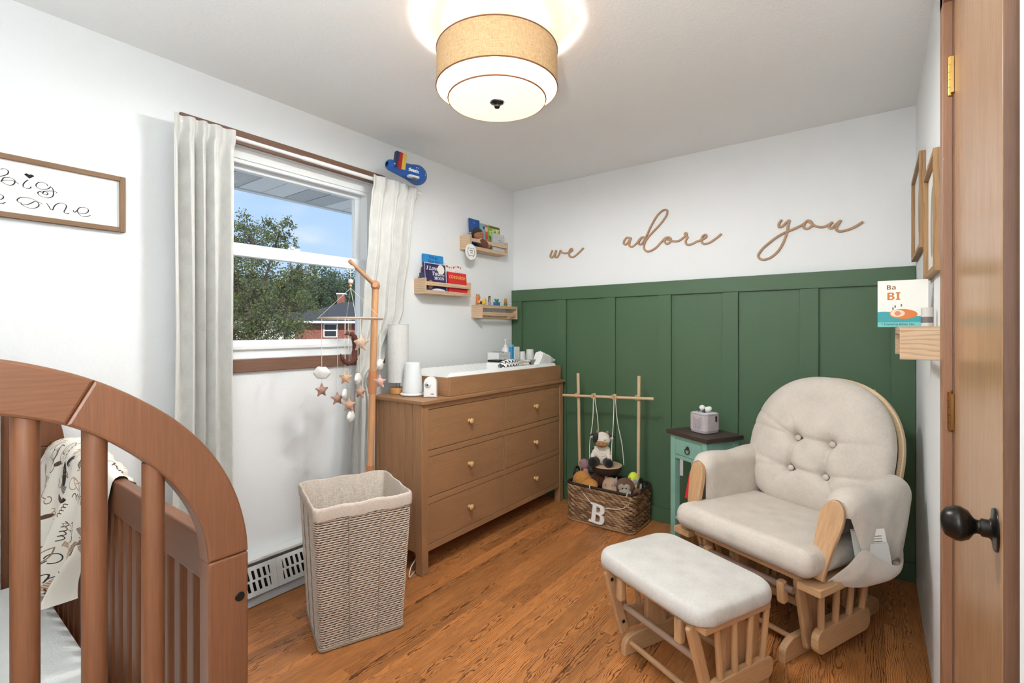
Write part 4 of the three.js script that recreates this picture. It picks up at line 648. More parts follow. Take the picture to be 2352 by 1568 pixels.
book('picture_book', 'sky blue picture book standing behind the purple moon book', 'book', { x: 0.040, y: S2 + 0.002, z0: 0.780, z1: 0.955, h: 0.240, th: 0.008, lean: 0.10, cover: 0x1f86c8, draw: (x, w, h) => { const g = x.createLinearGradient(0, 0, 0, h); g.addColorStop(0, '#1f86c8'); g.addColorStop(1, '#3fa6dc'); x.fillStyle = g; x.fillRect(0, 0, w, h); x.fillStyle = '#17346e'; x.textAlign = 'center'; x.font = 'bold 36px sans-serif'; x.fillText('Things', w / 2, 38); x.fillText('That Go!', w / 2, 76); x.fillStyle = '#e9c34a'; x.fillRect(30, h - 90, 90, 40); x.fillStyle = '#d8433a'; x.fillRect(140, h - 130, 70, 50); } });
book('picture_book', 'dark purple picture book with a big pale moon on its cover', 'book', { x: 0.073, y: S2, z0: 0.800, z1: 0.985, h: 0.182, th: 0.012, lean: 0.09, cover: 0x2c2350, draw: (x, w, h) => { x.fillStyle = '#2a2250'; x.fillRect(0, 0, w, h); x.strokeStyle = '#c9c6da'; x.lineWidth = 8; x.strokeRect(3, 3, w - 6, h - 6); x.fillStyle = '#ece4d6'; x.beginPath(); x.arc(w * 0.76, h * 0.2, 42, 0, 7); x.fill(); x.fillStyle = '#f0eef5'; x.textAlign = 'center'; x.font = 'italic bold 46px serif'; x.fillText('I Love', w * 0.36, 62); x.fillText('You', w * 0.5, 106); x.font = 'bold 20px serif'; x.fillText('to the', w * 0.8, 106); x.font = 'bold 36px serif'; x.fillText('MOON', w * 0.66, 142); x.fillStyle = '#b07e52'; x.beginPath(); x.ellipse(w * 0.24, h * 0.74, 30, 38, 0.3, 0, 7); x.fill(); x.fillStyle = '#dfe4ee'; x.beginPath(); x.ellipse(w * 0.6, h * 0.97, 90, 26, 0, 0, 7); x.fill(); } });
book('picture_book', 'white picture book with a row of small hearts along the top', 'book', { x: 0.045, y: S2 + 0.002, z0: 0.615, z1: 0.770, h: 0.20, th: 0.008, lean: 0.10, cover: 0xefe6df, draw: (x, w, h) => { x.fillStyle = '#f3ece6'; x.fillRect(0, 0, w, h); const c = ['#5d3a3e', '#c8798a', '#d9a3a6', '#a04a5c', '#e0b9a8']; for (let k = 0; k < 7; k++) { x.fillStyle = c[k % 5]; const cx = 24 + k * 35, cy = 34 + 10 * Math.sin(k); x.beginPath(); x.moveTo(cx, cy + 18); x.lineTo(cx - 15, cy - 4); x.lineTo(cx - 7, cy - 12); x.lineTo(cx, cy - 4); x.lineTo(cx + 7, cy - 12); x.lineTo(cx + 15, cy - 4); x.fill(); } x.fillStyle = '#3b2f35'; for (let k = 0; k < 40; k++) x.fillRect((k * 67) % w, 60 + ((k * 41) % 90), 5, 5); for (let k = 0; k < 3; k++) x.fillRect(w / 2 - 52 + k * 38, 148, 28, 7); x.fillStyle = '#a02c3c'; x.fillRect(12, 90, 36, 90); x.fillStyle = '#eab94a'; x.fillRect(w - 56, 100, 40, 60); } });
book('picture_book', 'bright red picture book with yellow title lettering', 'book', { x: 0.077, y: S2, z0: 0.614, z1: 0.786, h: 0.140, th: 0.010, lean: 0.08, cover: 0xc8202a, draw: (x, w, h) => { x.fillStyle = '#cf2029'; x.fillRect(0, 0, w, h); x.fillStyle = '#f2b23e'; x.textAlign = 'center'; x.font = 'bold 43px sans-serif'; x.save(); x.translate(w / 2, 62); x.transform(1, 0.02, 0, 1, 0, 0); x.fillText('CORDUROY', 0, 0); x.restore(); x.fillStyle = '#2d6b3c'; x.beginPath(); x.ellipse(w / 2, h * 0.66, 24, 20, 0, 0, 7); x.fill(); x.fillStyle = '#8a5a30'; x.beginPath(); x.ellipse(w / 2, h * 0.52, 20, 12, 0, 0, 7); x.fill(); } });
book('board_book', 'small dark blue book standing edge-on at the rack end', 'book', { x: 0.055, y: S2, z0: 0.955, z1: 1.0, h: 0.115, th: 0.03, lean: 0.02, cover: 0x36405f });
solo('pencil_case', [box(0.016, 0.155, 0.012, 0.002, [0, 0.0775, 0], 'y')], M.flat(0x6a2f38), 'thin maroon upright stick behind the dark blue book', 'stick', [0.03, S2 + 0.0005, 0.967]);
// upper rack
book('picture_book', 'tall dark blue picture book at the back of the upper rack', 'book', { x: 0.028, y: S1 + 0.001, z0: 0.42, z1: 0.525, h: 0.215, th: 0.01, lean: 0.06, cover: 0x1d4e94, draw: (x, w, h) => { x.fillStyle = '#1d55a0'; x.fillRect(0, 0, w, h); x.fillStyle = '#123a78'; for (let k = 0; k < 26; k++) x.fillRect((k * 83) % w, (k * 59) % h, 26, 22); x.fillStyle = '#6fa6cf'; x.fillRect(w * 0.3, 60, 60, 12); } });
book('picture_book', 'grey-blue picture book between the dark blue and green books', 'book', { x: 0.040, y: S1 + 0.001, z0: 0.345, z1: 0.43, h: 0.195, th: 0.008, lean: 0.05, cover: 0x7fa3ab, draw: (x, w, h) => { x.fillStyle = '#86a9b0'; x.fillRect(0, 0, w, h); x.fillStyle = '#2c4a5c'; x.textAlign = 'center'; x.font = 'bold 60px sans-serif'; x.fillRect(w * 0.36, 50, 80, 60); x.fillStyle = '#d6604a'; x.fillRect(w * 0.62, 10, 90, h); x.fillStyle = '#e8b8c4'; x.fillRect(w * 0.62, 60, 90, 90); } });
book('picture_book', 'bright green and yellow picture book on the upper rack', 'book', { x: 0.050, y: S1 + 0.001, z0: 0.215, z1: 0.345, h: 0.195, th: 0.009, lean: 0.07, cover: 0x8fb54a, draw: (x, w, h) => { x.fillStyle = '#8db648'; x.fillRect(0, 0, w, h); const q = rng(8); for (let k = 0; k < 90; k++) { x.fillStyle = ['#d9d264', '#5f9440', '#c6dd82', '#e9e5a8', '#7aa63e'][Math.floor(q() * 5)]; x.beginPath(); x.arc(q() * w, 40 + q() * h, 10 + q() * 18, 0, 7); x.fill(); } x.fillStyle = '#7b4e33'; x.fillRect(10, 8, w - 20, 26); } });
book('board_book', 'small speckled grey board book at the end of the upper rack', 'book', { x: 0.078, y: S1, z0: 0.208, z1: 0.345, h: 0.135, th: 0.012, lean: 0.05, cover: 0xb9babb, draw: (x, w, h) => { x.fillStyle = '#c6c7c6'; x.fillRect(0, 0, w, h); const q = rng(9); for (let k = 0; k < 500; k++) { x.fillStyle = q() < 0.5 ? '#9fa3a5' : '#e6e6e2'; x.fillRect(q() * w, q() * h, 6, 4); } x.fillStyle = '#8b8f92'; x.fillRect(w * 0.45, h * 0.32, 90, 8); x.fillRect(w * 0.5, h * 0.42, 70, 8); } });
{
  const t = thing('rag_doll', 'brown-faced rag doll with black hair lying in the upper rack', 'doll', [0.075, S1, 0.50]);
  const skin = M.plush(0xa86f52);
  part('body', blob([{ c: [0.004, 0.095, -0.005], s: [0.03, 0.036, 0.044] }, { a: [0, 0.055, -0.02], b: [0.004, 0.03, -0.095], r: 0.024, r2: 0.018 }, { a: [0.002, 0.055, -0.04], b: [0.008, 0.07, -0.105], r: 0.012, r2: 0.013 }], 0.012, 44), skin, t);
  part('foot', ball(0.02, [0.012, 0.036, -0.11], [0.7, 1, 0.85]), M.plush(0xb98459), t); part('hair', ball(0.043, [-0.006, 0.108, 0.0], [0.85, 0.85, 1.0]), M.plush(0x1b1718), t);
  part('dress', blob([{ a: [0.002, 0.056, -0.012], b: [0.004, 0.035, -0.062], r: 0.028, r2: 0.031 }], 0.004, 28), std({ map: canvasTex(128, 128, (x, w, h) => { x.fillStyle = '#6b4436'; x.fillRect(0, 0, w, h); x.fillStyle = '#e6d8c2'; for (let k = 0; k < 60; k++) { x.beginPath(); x.arc((k * 37) % w, (k * 53) % h, 5, 0, 7); x.fill(); } }), roughness: 0.95 }), t);
  part('eye', [ball(0.003, [0.032, 0.1, -0.016], [0.5, 1, 1], 8), ball(0.003, [0.033, 0.1, 0.008], [0.5, 1, 1], 8)], M.black, t);
}
{
  const t = thing('round_plaque', 'round white plaque with leaf wreath hanging from the upper rack by a ribbon', 'plaque', [0.108, 1.731, 0.608]);
  part('disc', xf(new THREE.CylinderGeometry(0.053, 0.053, 0.005, 48), { r: [0, 0, Math.PI / 2] }), M.paper, t);
  part('face', xf(new THREE.CircleGeometry(0.0525, 48), { r: [0, Math.PI / 2, 0], p: [0.0031, 0, 0] }), std({ map: canvasTex(256, 256, (x) => { x.fillStyle = '#f5f3ee'; x.fillRect(0, 0, 256, 256); x.fillStyle = '#2a2a2a'; for (const s of [-1, 1]) for (let k = 0; k < 8; k++) { const a = Math.PI / 2 - s * (0.5 + k * 0.26); x.save(); x.translate(128 + 84 * Math.cos(a), 128 + 84 * Math.sin(a)); x.rotate(a + s * 0.7); x.beginPath(); x.ellipse(0, 0, 13, 5, 0, 0, 7); x.fill(); x.restore(); } x.fillStyle = '#8a8a86'; x.fillRect(96, 72, 64, 8); x.fillStyle = '#5a5a58'; x.fillRect(90, 104, 76, 12); x.fillRect(104, 140, 60, 9); x.fillRect(86, 184, 30, 8); x.fillRect(122, 184, 50, 8); }), roughness: 0.8 }), t);
  part('ribbon', [tube([[0.0, 0.05, 0.0], [0.001, 0.09, 0.008], [-0.004, 0.124, 0.004], [-0.012, 0.128, 0.0]], 0.0022, 20, 6), tube([[0.0, 0.05, 0.0], [0.002, 0.085, -0.006], [-0.004, 0.122, 0.0]], 0.0022, 20, 6), ball(0.007, [-0.002, 0.127, 0.003], [1, 0.7, 1.3])], M.flat(0xc9a87a, 0.9), t, 'tan ribbon');
}
{ // figurines on the upside-down rack
  const y = R3[1] + 0.0946, g = 'toy figurines on the upside-down rack';
  const fig = (label, x, z, list) => { const t = thing('figurine', label, 'figurine', [x, y, z], 0, g); for (const [n, geo, hex] of list) part(n, geo, M.flat(hex, 0.45), t); return t; };
  fig('orange fox-like figurine with dark ear tips', 0.05, 0.47, [['body', blob([{ c: [0, 0.022, 0], s: [0.014, 0.021, 0.015] }, { c: [0.002, 0.05, 0], s: [0.015, 0.015, 0.018] }], 0.006, 28), 0xd9782e], ['ear', [ball(0.005, [0, 0.067, 0.011], [0.7, 1.6, 0.8], 10), ball(0.005, [0, 0.067, -0.011], [0.7, 1.6, 0.8], 10)], 0x4a2c1c], ['tail', ball(0.011, [0.008, 0.016, -0.02], [0.8, 1, 1]), 0x4b3026], ['belly', ball(0.009, [0.009, 0.02, 0.0], [0.7, 1.3, 0.9]), 0xe9d9c6]]);
  fig('round yellow chick figurine', 0.05, 0.408, [['body', blob([{ c: [0, 0.018, 0], s: [0.017, 0.018, 0.022] }, { c: [0.002, 0.036, -0.006], s: [0.013, 0.012, 0.013] }], 0.006, 28), 0xe8b63c], ['beak', ball(0.004, [0.014, 0.034, -0.008], [1.2, 0.7, 1], 8), 0xd98a2b]]);
  fig('slim doll figurine with dark hair and grey dress', 0.05, 0.341, [['dress', lathe([[0, 0], [0.013, 0], [0.012, 0.004], [0.006, 0.034], [0.007, 0.044], [0, 0.048]], 20), 0x8f8a92], ['head', ball(0.0085, [0.001, 0.055, 0]), 0xb98a6d], ['hair', blob([{ c: [-0.002, 0.06, 0], s: [0.009, 0.009, 0.01] }, { a: [-0.004, 0.058, 0], b: [-0.006, 0.03, 0.003], r: 0.007, r2: 0.005 }], 0.004, 24), 0x231c1c]]);
  fig('blue and green block-like figurine', 0.05, 0.262, [['base', box(0.03, 0.022, 0.05, 0.005, [0, 0.012, 0]), 0x2f6aa5], ['stripe', box(0.031, 0.006, 0.05, 0.002, [0, 0.026, 0]), 0x4f9fb4], ['top', blob([{ c: [0, 0.036, 0], s: [0.012, 0.012, 0.016] }, { c: [0, 0.046, 0.017], s: [0.006, 0.006, 0.006] }, { c: [0, 0.046, -0.017], s: [0.006, 0.006, 0.006] }], 0.004, 28), 0x3c6f63]]);
  fig('tan bear-like figurine in green trousers', 0.05, 0.156, [['head', blob([{ c: [0, 0.046, 0], s: [0.012, 0.012, 0.013] }, { c: [0, 0.057, 0.01], s: [0.004, 0.004, 0.004] }, { c: [0, 0.057, -0.01], s: [0.004, 0.004, 0.004] }], 0.003, 28), 0xb88d54], ['torso', ball(0.013, [0, 0.03, 0], [0.9, 0.9, 1.1]), 0xa57b49], ['trousers', lathe([[0, 0], [0.013, 0], [0.0145, 0.006], [0.013, 0.022], [0, 0.026]], 18), 0x5e7a4c]]);
  fig('tiny white and brown figurine beside the bear', 0.05, 0.112, [['body', blob([{ c: [0, 0.01, 0], s: [0.009, 0.01, 0.013] }, { c: [0, 0.02, -0.007], s: [0.007, 0.007, 0.007] }], 0.004, 24), 0xe6dcd2], ['patch', ball(0.006, [0.004, 0.016, 0.006], [0.8, 0.8, 1], 10), 0x8a5b4d]]);
}
// ================= RIGHT WALL: FRAMES AND RACK =================
function wallFrame(label, z0, z1, y0, y1, prints) {
  const t = thing('framed_print', label, 'framed print', [W, (y0 + y1) / 2, (z0 + z1) / 2], 0, 'wood frames on the right wall'), w = z1 - z0, h = y1 - y0, d = 0.0205, f = 0.016;
  const oak = std({ color: 0xb98d5e, map: T_bold, roughness: 0.55 });
  for (const s of [-1, 1]) { part('frame_side', bb([-d, -h / 2, s * (w / 2) - (s > 0 ? f : 0)], [-0.0006, h / 2, s * (w / 2) + (s > 0 ? 0 : f)], 0.0012, 'y'), oak, t); part('frame_side', bb([-d, s * (h / 2) - (s > 0 ? f : 0), -w / 2 + f], [-0.0006, s * (h / 2) + (s > 0 ? 0 : f), w / 2 - f], 0.0012, 'z'), oak, t); }
  part('print', xf(new THREE.BoxGeometry(w - 2 * f, h - 2 * f, 0.003), { r: [0, -Math.PI / 2, 0], p: [-0.006, 0, 0] }), std({ map: canvasTex(512, 512, prints), roughness: 0.7 }), t, 'pale print with soft grey shapes');
}
wallFrame('oak-framed pale print higher up and nearer the green wall', 0.055, 0.567, 1.53, 1.905, (x, w, h) => { x.fillStyle = '#efece7'; x.fillRect(0, 0, w, h); x.fillStyle = '#b8a998'; x.beginPath(); x.ellipse(w * 0.55, h * 0.5, 70, 150, 0, 0, 7); x.fill(); x.fillStyle = '#8f8377'; x.beginPath(); x.ellipse(w * 0.57, h * 0.42, 40, 70, 0, 0, 7); x.fill(); });
wallFrame('oak-framed pale print hung lower beside the closet door', 0.774, 1.144, 1.383, 1.743, (x, w, h) => { x.fillStyle = '#efece7'; x.fillRect(0, 0, w, h); x.fillStyle = '#a39587'; x.beginPath(); x.ellipse(w * 0.4, h * 0.5, 80, 180, 0.1, 0, 7); x.fill(); x.fillStyle = '#c9bcae'; x.beginPath(); x.ellipse(w * 0.5, h * 0.6, 60, 110, 0, 0, 7); x.fill(); });
{
  const t = rack('pale wood rack turned upside down on the wall beside the closet door', W, 1.125, 1.25, -1, Math.PI);
  const y = 1.125 + 0.0948;
  const b = thing('bible_storybook', 'white storybook with orange lettering standing on the rack by the closet door', 'book', [2.335, y, 0.885], 0);
  const cover = canvasTex(320, 400, (x, w, h) => { x.fillStyle = '#f4f1ea'; x.fillRect(0, 0, w, h); x.fillStyle = '#2f9ea6'; x.beginPath(); x.moveTo(0, 270); x.quadraticCurveTo(110, 255, 200, 320); x.quadraticCurveTo(260, 300, w, 310); x.lineTo(w, h); x.lineTo(0, h); x.fill(); x.fillStyle = '#6fc3c0'; x.fillRect(0, 360, w, 40); x.fillStyle = '#8a5a2b'; x.font = 'bold 54px sans-serif'; x.fillText('Ba', 56, 78); x.fillStyle = '#c9792b'; x.font = 'bold 92px sans-serif'; x.fillText('BI', 56, 168); x.fillStyle = '#d9772e'; x.beginPath(); x.ellipse(165, 290, 90, 42, 0.05, 0, 7); x.fill(); x.fillStyle = '#f0dcc0'; x.beginPath(); x.ellipse(130, 284, 46, 30, 0, 0, 7); x.fill(); x.fillStyle = '#d98a6a'; x.beginPath(); x.arc(130, 284, 20, 0, 7); x.fill(); x.fillStyle = '#4a3a52'; for (const [a, c] of [[110, 215], [150, 205], [96, 232]]) x.fillRect(a, c, 8, 20); x.fillStyle = '#1d4f55'; x.font = 'bold 23px sans-serif'; x.fillText('* Favorite Bible Sto', 22, 386); });
  part('cover', xf(new THREE.BoxGeometry(0.135, 0.160, 0.012), { p: [0, 0.0802, 0] }), [M.paper, M.paper, M.paper, M.paper, std({ map: cover, roughness: 0.4 }), M.paper], b);
  const q = thing('small_tin', 'small pale tin behind the storybook rack front', 'tin', [2.392, y, 1.0]);
  part('can', lathe([[0, 0.0004], [0.014, 0.0004], [0.015, 0.002], [0.015, 0.058], [0.014, 0.06], [0, 0.06]], 24), M.flat(0xcfc9c2, 0.4), q); part('band', lathe([[0.0152, 0.012], [0.0154, 0.013], [0.0154, 0.03], [0.0152, 0.031]], 24), M.flat(0x6f6a68, 0.5), q);
}

// ================= TOY BASKET WITH SWING STAND =================
{
  const bx = 0.9, bz = 0.178, w = 0.432, d = 0.288, hh = 0.238;
  const t = thing('toy_basket', 'brown woven seagrass basket with dark rim holding plush toys', 'basket', [bx, 0.001, bz]);
  const flare = (y) => 1 + 0.03 * (y / hh);
  const per = rrect(w, d, 0.035, 5), cum = [0]; for (let k = 0; k < per.length; k++) { const a = per[k], b = per[(k + 1) % per.length]; cum.push(cum[k] + Math.hypot(b[0] - a[0], b[1] - a[1])); }
  const PL = cum[per.length], at = (s) => { s = ((s % PL) + PL) % PL; let k = 0; while (cum[k + 1] < s) k++; const a = per[k], b = per[(k + 1) % per.length], f = (s - cum[k]) / (cum[k + 1] - cum[k] || 1), dx = b[0] - a[0], dz = b[1] - a[1], L = Math.hypot(dx, dz) || 1; return { x: lerp(a[0], b[0], f), z: lerp(a[1], b[1], f), tx: dx / L, tz: dz / L }; };
  // each strand is a short twisted spindle; rows alternate
  const rows = 15, step = 0.042, q = rng(31), geos = [[], [], []], unit = new THREE.SphereGeometry(1, 7, 6), n = Math.round(PL / step);
  for (let r = 0; r < rows; r++) for (let k = 0; k < n; k++) {
    const s = ((k + (r % 2) * 0.5) / n) * PL, y = 0.014 + (r + 0.5) * ((hh - 0.026) / rows), p = at(s), f = flare(y), g = unit.clone();
    const ang = Math.atan2(-p.tz, p.tx), m = new THREE.Matrix4().makeRotationY(ang).multiply(new THREE.Matrix4().makeRotationZ((r % 2 ? 0.20 : 0.26) + (q() - 0.5) * 0.06)).multiply(new THREE.Matrix4().makeScale(0.031, 0.0080 + q() * 0.0008, 0.0085));
    g.applyMatrix4(m); g.translate(p.x * f + p.tz * 0.002, y, p.z * f - p.tx * 0.002); geos[Math.floor(q() * 3)].push(g);
  }
  geos.forEach((g, k) => { part('woven_strands', g, std({ color: [0x9c7654, 0x7d5a40, 0xb28d68][k], roughness: 0.8, map: T_fine }), t, ['mid brown seagrass strands', 'dark brown seagrass strands', 'straw-coloured seagrass strands'][k]).userData.kind = 'stuff'; });
  const ring = (y, off = 0) => per.map(([a, b]) => [a * flare(y) * (1 + off), y, b * flare(y) * (1 + off)]);
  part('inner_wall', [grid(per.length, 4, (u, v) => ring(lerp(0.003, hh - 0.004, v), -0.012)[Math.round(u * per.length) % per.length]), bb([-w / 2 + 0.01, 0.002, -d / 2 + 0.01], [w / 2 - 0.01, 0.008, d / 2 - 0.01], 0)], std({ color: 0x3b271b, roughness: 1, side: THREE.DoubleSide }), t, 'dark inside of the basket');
  part('base_braid', tube(ring(0.007, 0.02).map((p, k) => [p[0], p[1] + 0.002 * (k % 2), p[2]]), 0.0075, 160, 8, true), std({ color: 0xa8825f, roughness: 0.85, map: T_fine }), t);
  part('rim', tube(ring(hh - 0.002, 0.008), 0.0082, 160, 10, true), std({ color: 0x2d1d17, roughness: 0.45 }), t, 'dark brown rim');
  for (const s of [-1, 1]) part('handle', xf(new THREE.TorusGeometry(0.036, 0.0062, 10, 36), { r: [0, Math.PI / 2, 0], s: [1, 1.25, 1], p: [s * (w / 2 + 0.004), hh + 0.022, 0.02] }), std({ color: 0x1d1613, roughness: 0.4 }), t, 'dark loop handle');
  for (const [x, z] of [[-0.05, d / 2 + 0.004], [0.19, d / 2 + 0.004], [-w / 2, -0.06]]) part('binding', xf(new THREE.TorusGeometry(0.0115, 0.0028, 8, 20), { r: [0, Math.PI / 2, 0], p: [x * 1.02, hh - 0.002, z * 1.03] }), M.string, t, 'straw binding');
}
{ // dowel swing stand
  const t = thing('swing_stand', 'frame of pale dowels lashed with twine holding a toy swing', 'swing stand');
  const dow = wood(0xe0c09a, { roughness: 0.5 });
  part('upright', rod([0.684, 0.02, 0.155], [0.668, 0.921, 0.16], 0.0105, 0.0105, 18), dow, t); part('upright', rod([1.086, 0.02, 0.155], [1.095, 0.927, 0.16], 0.0105, 0.0105, 18), dow, t);
  part('crossbar', rod([0.562, 0.768, 0.18], [1.196, 0.796, 0.18], 0.0088, 0.0088, 18), dow, t);
  const yb = (x) => 0.768 + ((x - 0.562) / 0.634) * 0.028;
  for (const [x, z] of [[0.671, 0.17], [0.798, 0.18], [0.942, 0.18], [1.093, 0.17]]) {
    const g = []; for (let k = 0; k < 4; k++) g.push(xf(new THREE.TorusGeometry(0.0145 + 0.001 * (k % 2), 0.0032, 7, 22), { r: [0.5 * (k % 2 ? 1 : -1), Math.PI / 2 + 0.35 * (k - 1.5), 0.2 * k], p: [x + (k - 1.5) * 0.006, yb(x), z] }));
    g.push(ball(0.009, [x + 0.004, yb(x) + 0.014, z + 0.006], [1.3, 0.9, 1])); part('twine_knot', g, M.flat(0xc9a57c, 0.95), t, 'tan twine lashing');
  }
  const rope = (x0, x1, z1, y1, bend) => tube([[x0, yb(x0), 0.185], [lerp(x0, x1, 0.3) + bend, lerp(0.78, y1, 0.35), lerp(0.185, z1, 0.4)], [lerp(x0, x1, 0.7) - bend, lerp(0.78, y1, 0.7), lerp(0.185, z1, 0.75)], [x1, y1, z1]], 0.0026, 40, 7);
  part('rope', rope(0.795, 0.800, 0.247, 0.352, 0.006), M.string, t, 'cream cotton rope'); part('rope', rope(0.803, 0.838, 0.150, 0.352, 0.005), M.string, t, 'cream cotton rope'); part('rope', rope(0.940, 0.955, 0.252, 0.352, 0.003), M.string, t, 'cream cotton rope'); part('rope', rope(0.948, 0.995, 0.160, 0.362, -0.004), M.string, t, 'cream cotton rope');
  const seat = thing('log_swing_seat', 'round log-slice swing seat with bark edge', 'swing seat', [0.895, 0.352, 0.2]);
  part('bark', lathe([[0, -0.056], [0.06, -0.054], [0.086, -0.036], [0.098, -0.008], [0.098, -0.001], [0, -0.001]], 40), std({ color: 0x5f4331, roughness: 1, bumpMap: T_plush, bumpScale: 0.02 }), seat, 'dark rough bark underside'); part('face', lathe([[0, 0.0], [0.094, 0.0], [0.099, 0.003], [0.092, 0.006], [0, 0.006]], 40), wood(0xd9b794, { roughness: 0.7 }), seat, 'pale cut face');
}
const fuzzed = (items, k, cells) => fuzz(blob(items, k, cells), 0.0035, 150);
{ // plush cow on the swing
  const t = thing('plush_cow', 'black and white plush cow sitting on the log swing', 'plush toy', [0.873, 0.359, 0.225], degToRad(18));
  const wh = M.plush(0xe6ded1), bk = M.plush(0x141315);
  part('body', fuzzed([{ c: [0, 0.062, -0.01], s: [0.046, 0.062, 0.042] }, { c: [0.006, 0.158, 0.006], s: [0.05, 0.048, 0.044] }, { a: [-0.035, 0.098, 0.0], b: [-0.05, 0.055, 0.028], r: 0.016, r2: 0.015 }, { a: [0.038, 0.098, 0.0], b: [0.052, 0.055, 0.03], r: 0.016, r2: 0.015 }], 0.014, 56), wh, t);
  part('leg', blob([{ a: [-0.028, 0.028, 0.01], b: [-0.046, 0.026, 0.06], r: 0.025, r2: 0.03 }], 0.004, 26), bk, t, 'black leg'); part('leg', blob([{ a: [0.03, 0.026, 0.01], b: [0.052, 0.024, 0.052], r: 0.024, r2: 0.026 }], 0.004, 26), bk, t, 'black leg');
  part('eye_patch', ball(0.03, [-0.028, 0.168, 0.022], [0.85, 1.15, 0.88]), bk, t, 'black patch round the eye'); part('shoulder_patch', ball(0.017, [-0.044, 0.088, 0.004], [0.8, 1.2, 0.9]), bk, t, 'black patch');
  for (const s of [-1, 1]) { part('ear', ball(0.017, [0.004 + s * 0.058, 0.178, 0.0], [1.15, 0.85, 0.6]), bk, t, 'black ear'); part('inner_ear', ball(0.011, [0.004 + s * 0.062, 0.172, 0.009], [1.1, 0.8, 0.5]), wh, t); part('horn', ball(0.0105, [0.006 + s * 0.03, 0.205, 0.0], [0.9, 1.1, 0.8]), M.plush(0xd9a66a), t, 'tan horn'); }
  const mz = part('muzzle', ball(0.034, [0.006, 0.139, 0.036], [1.12, 0.68, 0.72], 28), M.plush(0xd8a05c), t, 'tan muzzle'); part('nostril', [ball(0.0028, [-0.006, 0.146, 0.0585], [1, 1, 0.5], 8), ball(0.0028, [0.018, 0.146, 0.0585], [1, 1, 0.5], 8)], bk, mz); part('smile', tube([[-0.014, 0.134, 0.0575], [-0.004, 0.127, 0.0595], [0.008, 0.126, 0.0598], [0.022, 0.131, 0.0575]], 0.0011, 16, 6), bk, mz);
  part('eye', [ball(0.0042, [0.028, 0.165, 0.044], [1, 1, 0.6], 10)], bk, t); part('eye', [ball(0.0038, [-0.018, 0.166, 0.046], [1, 1, 0.6], 10)], M.flat(0x3a3a3a, 0.2), t);
}
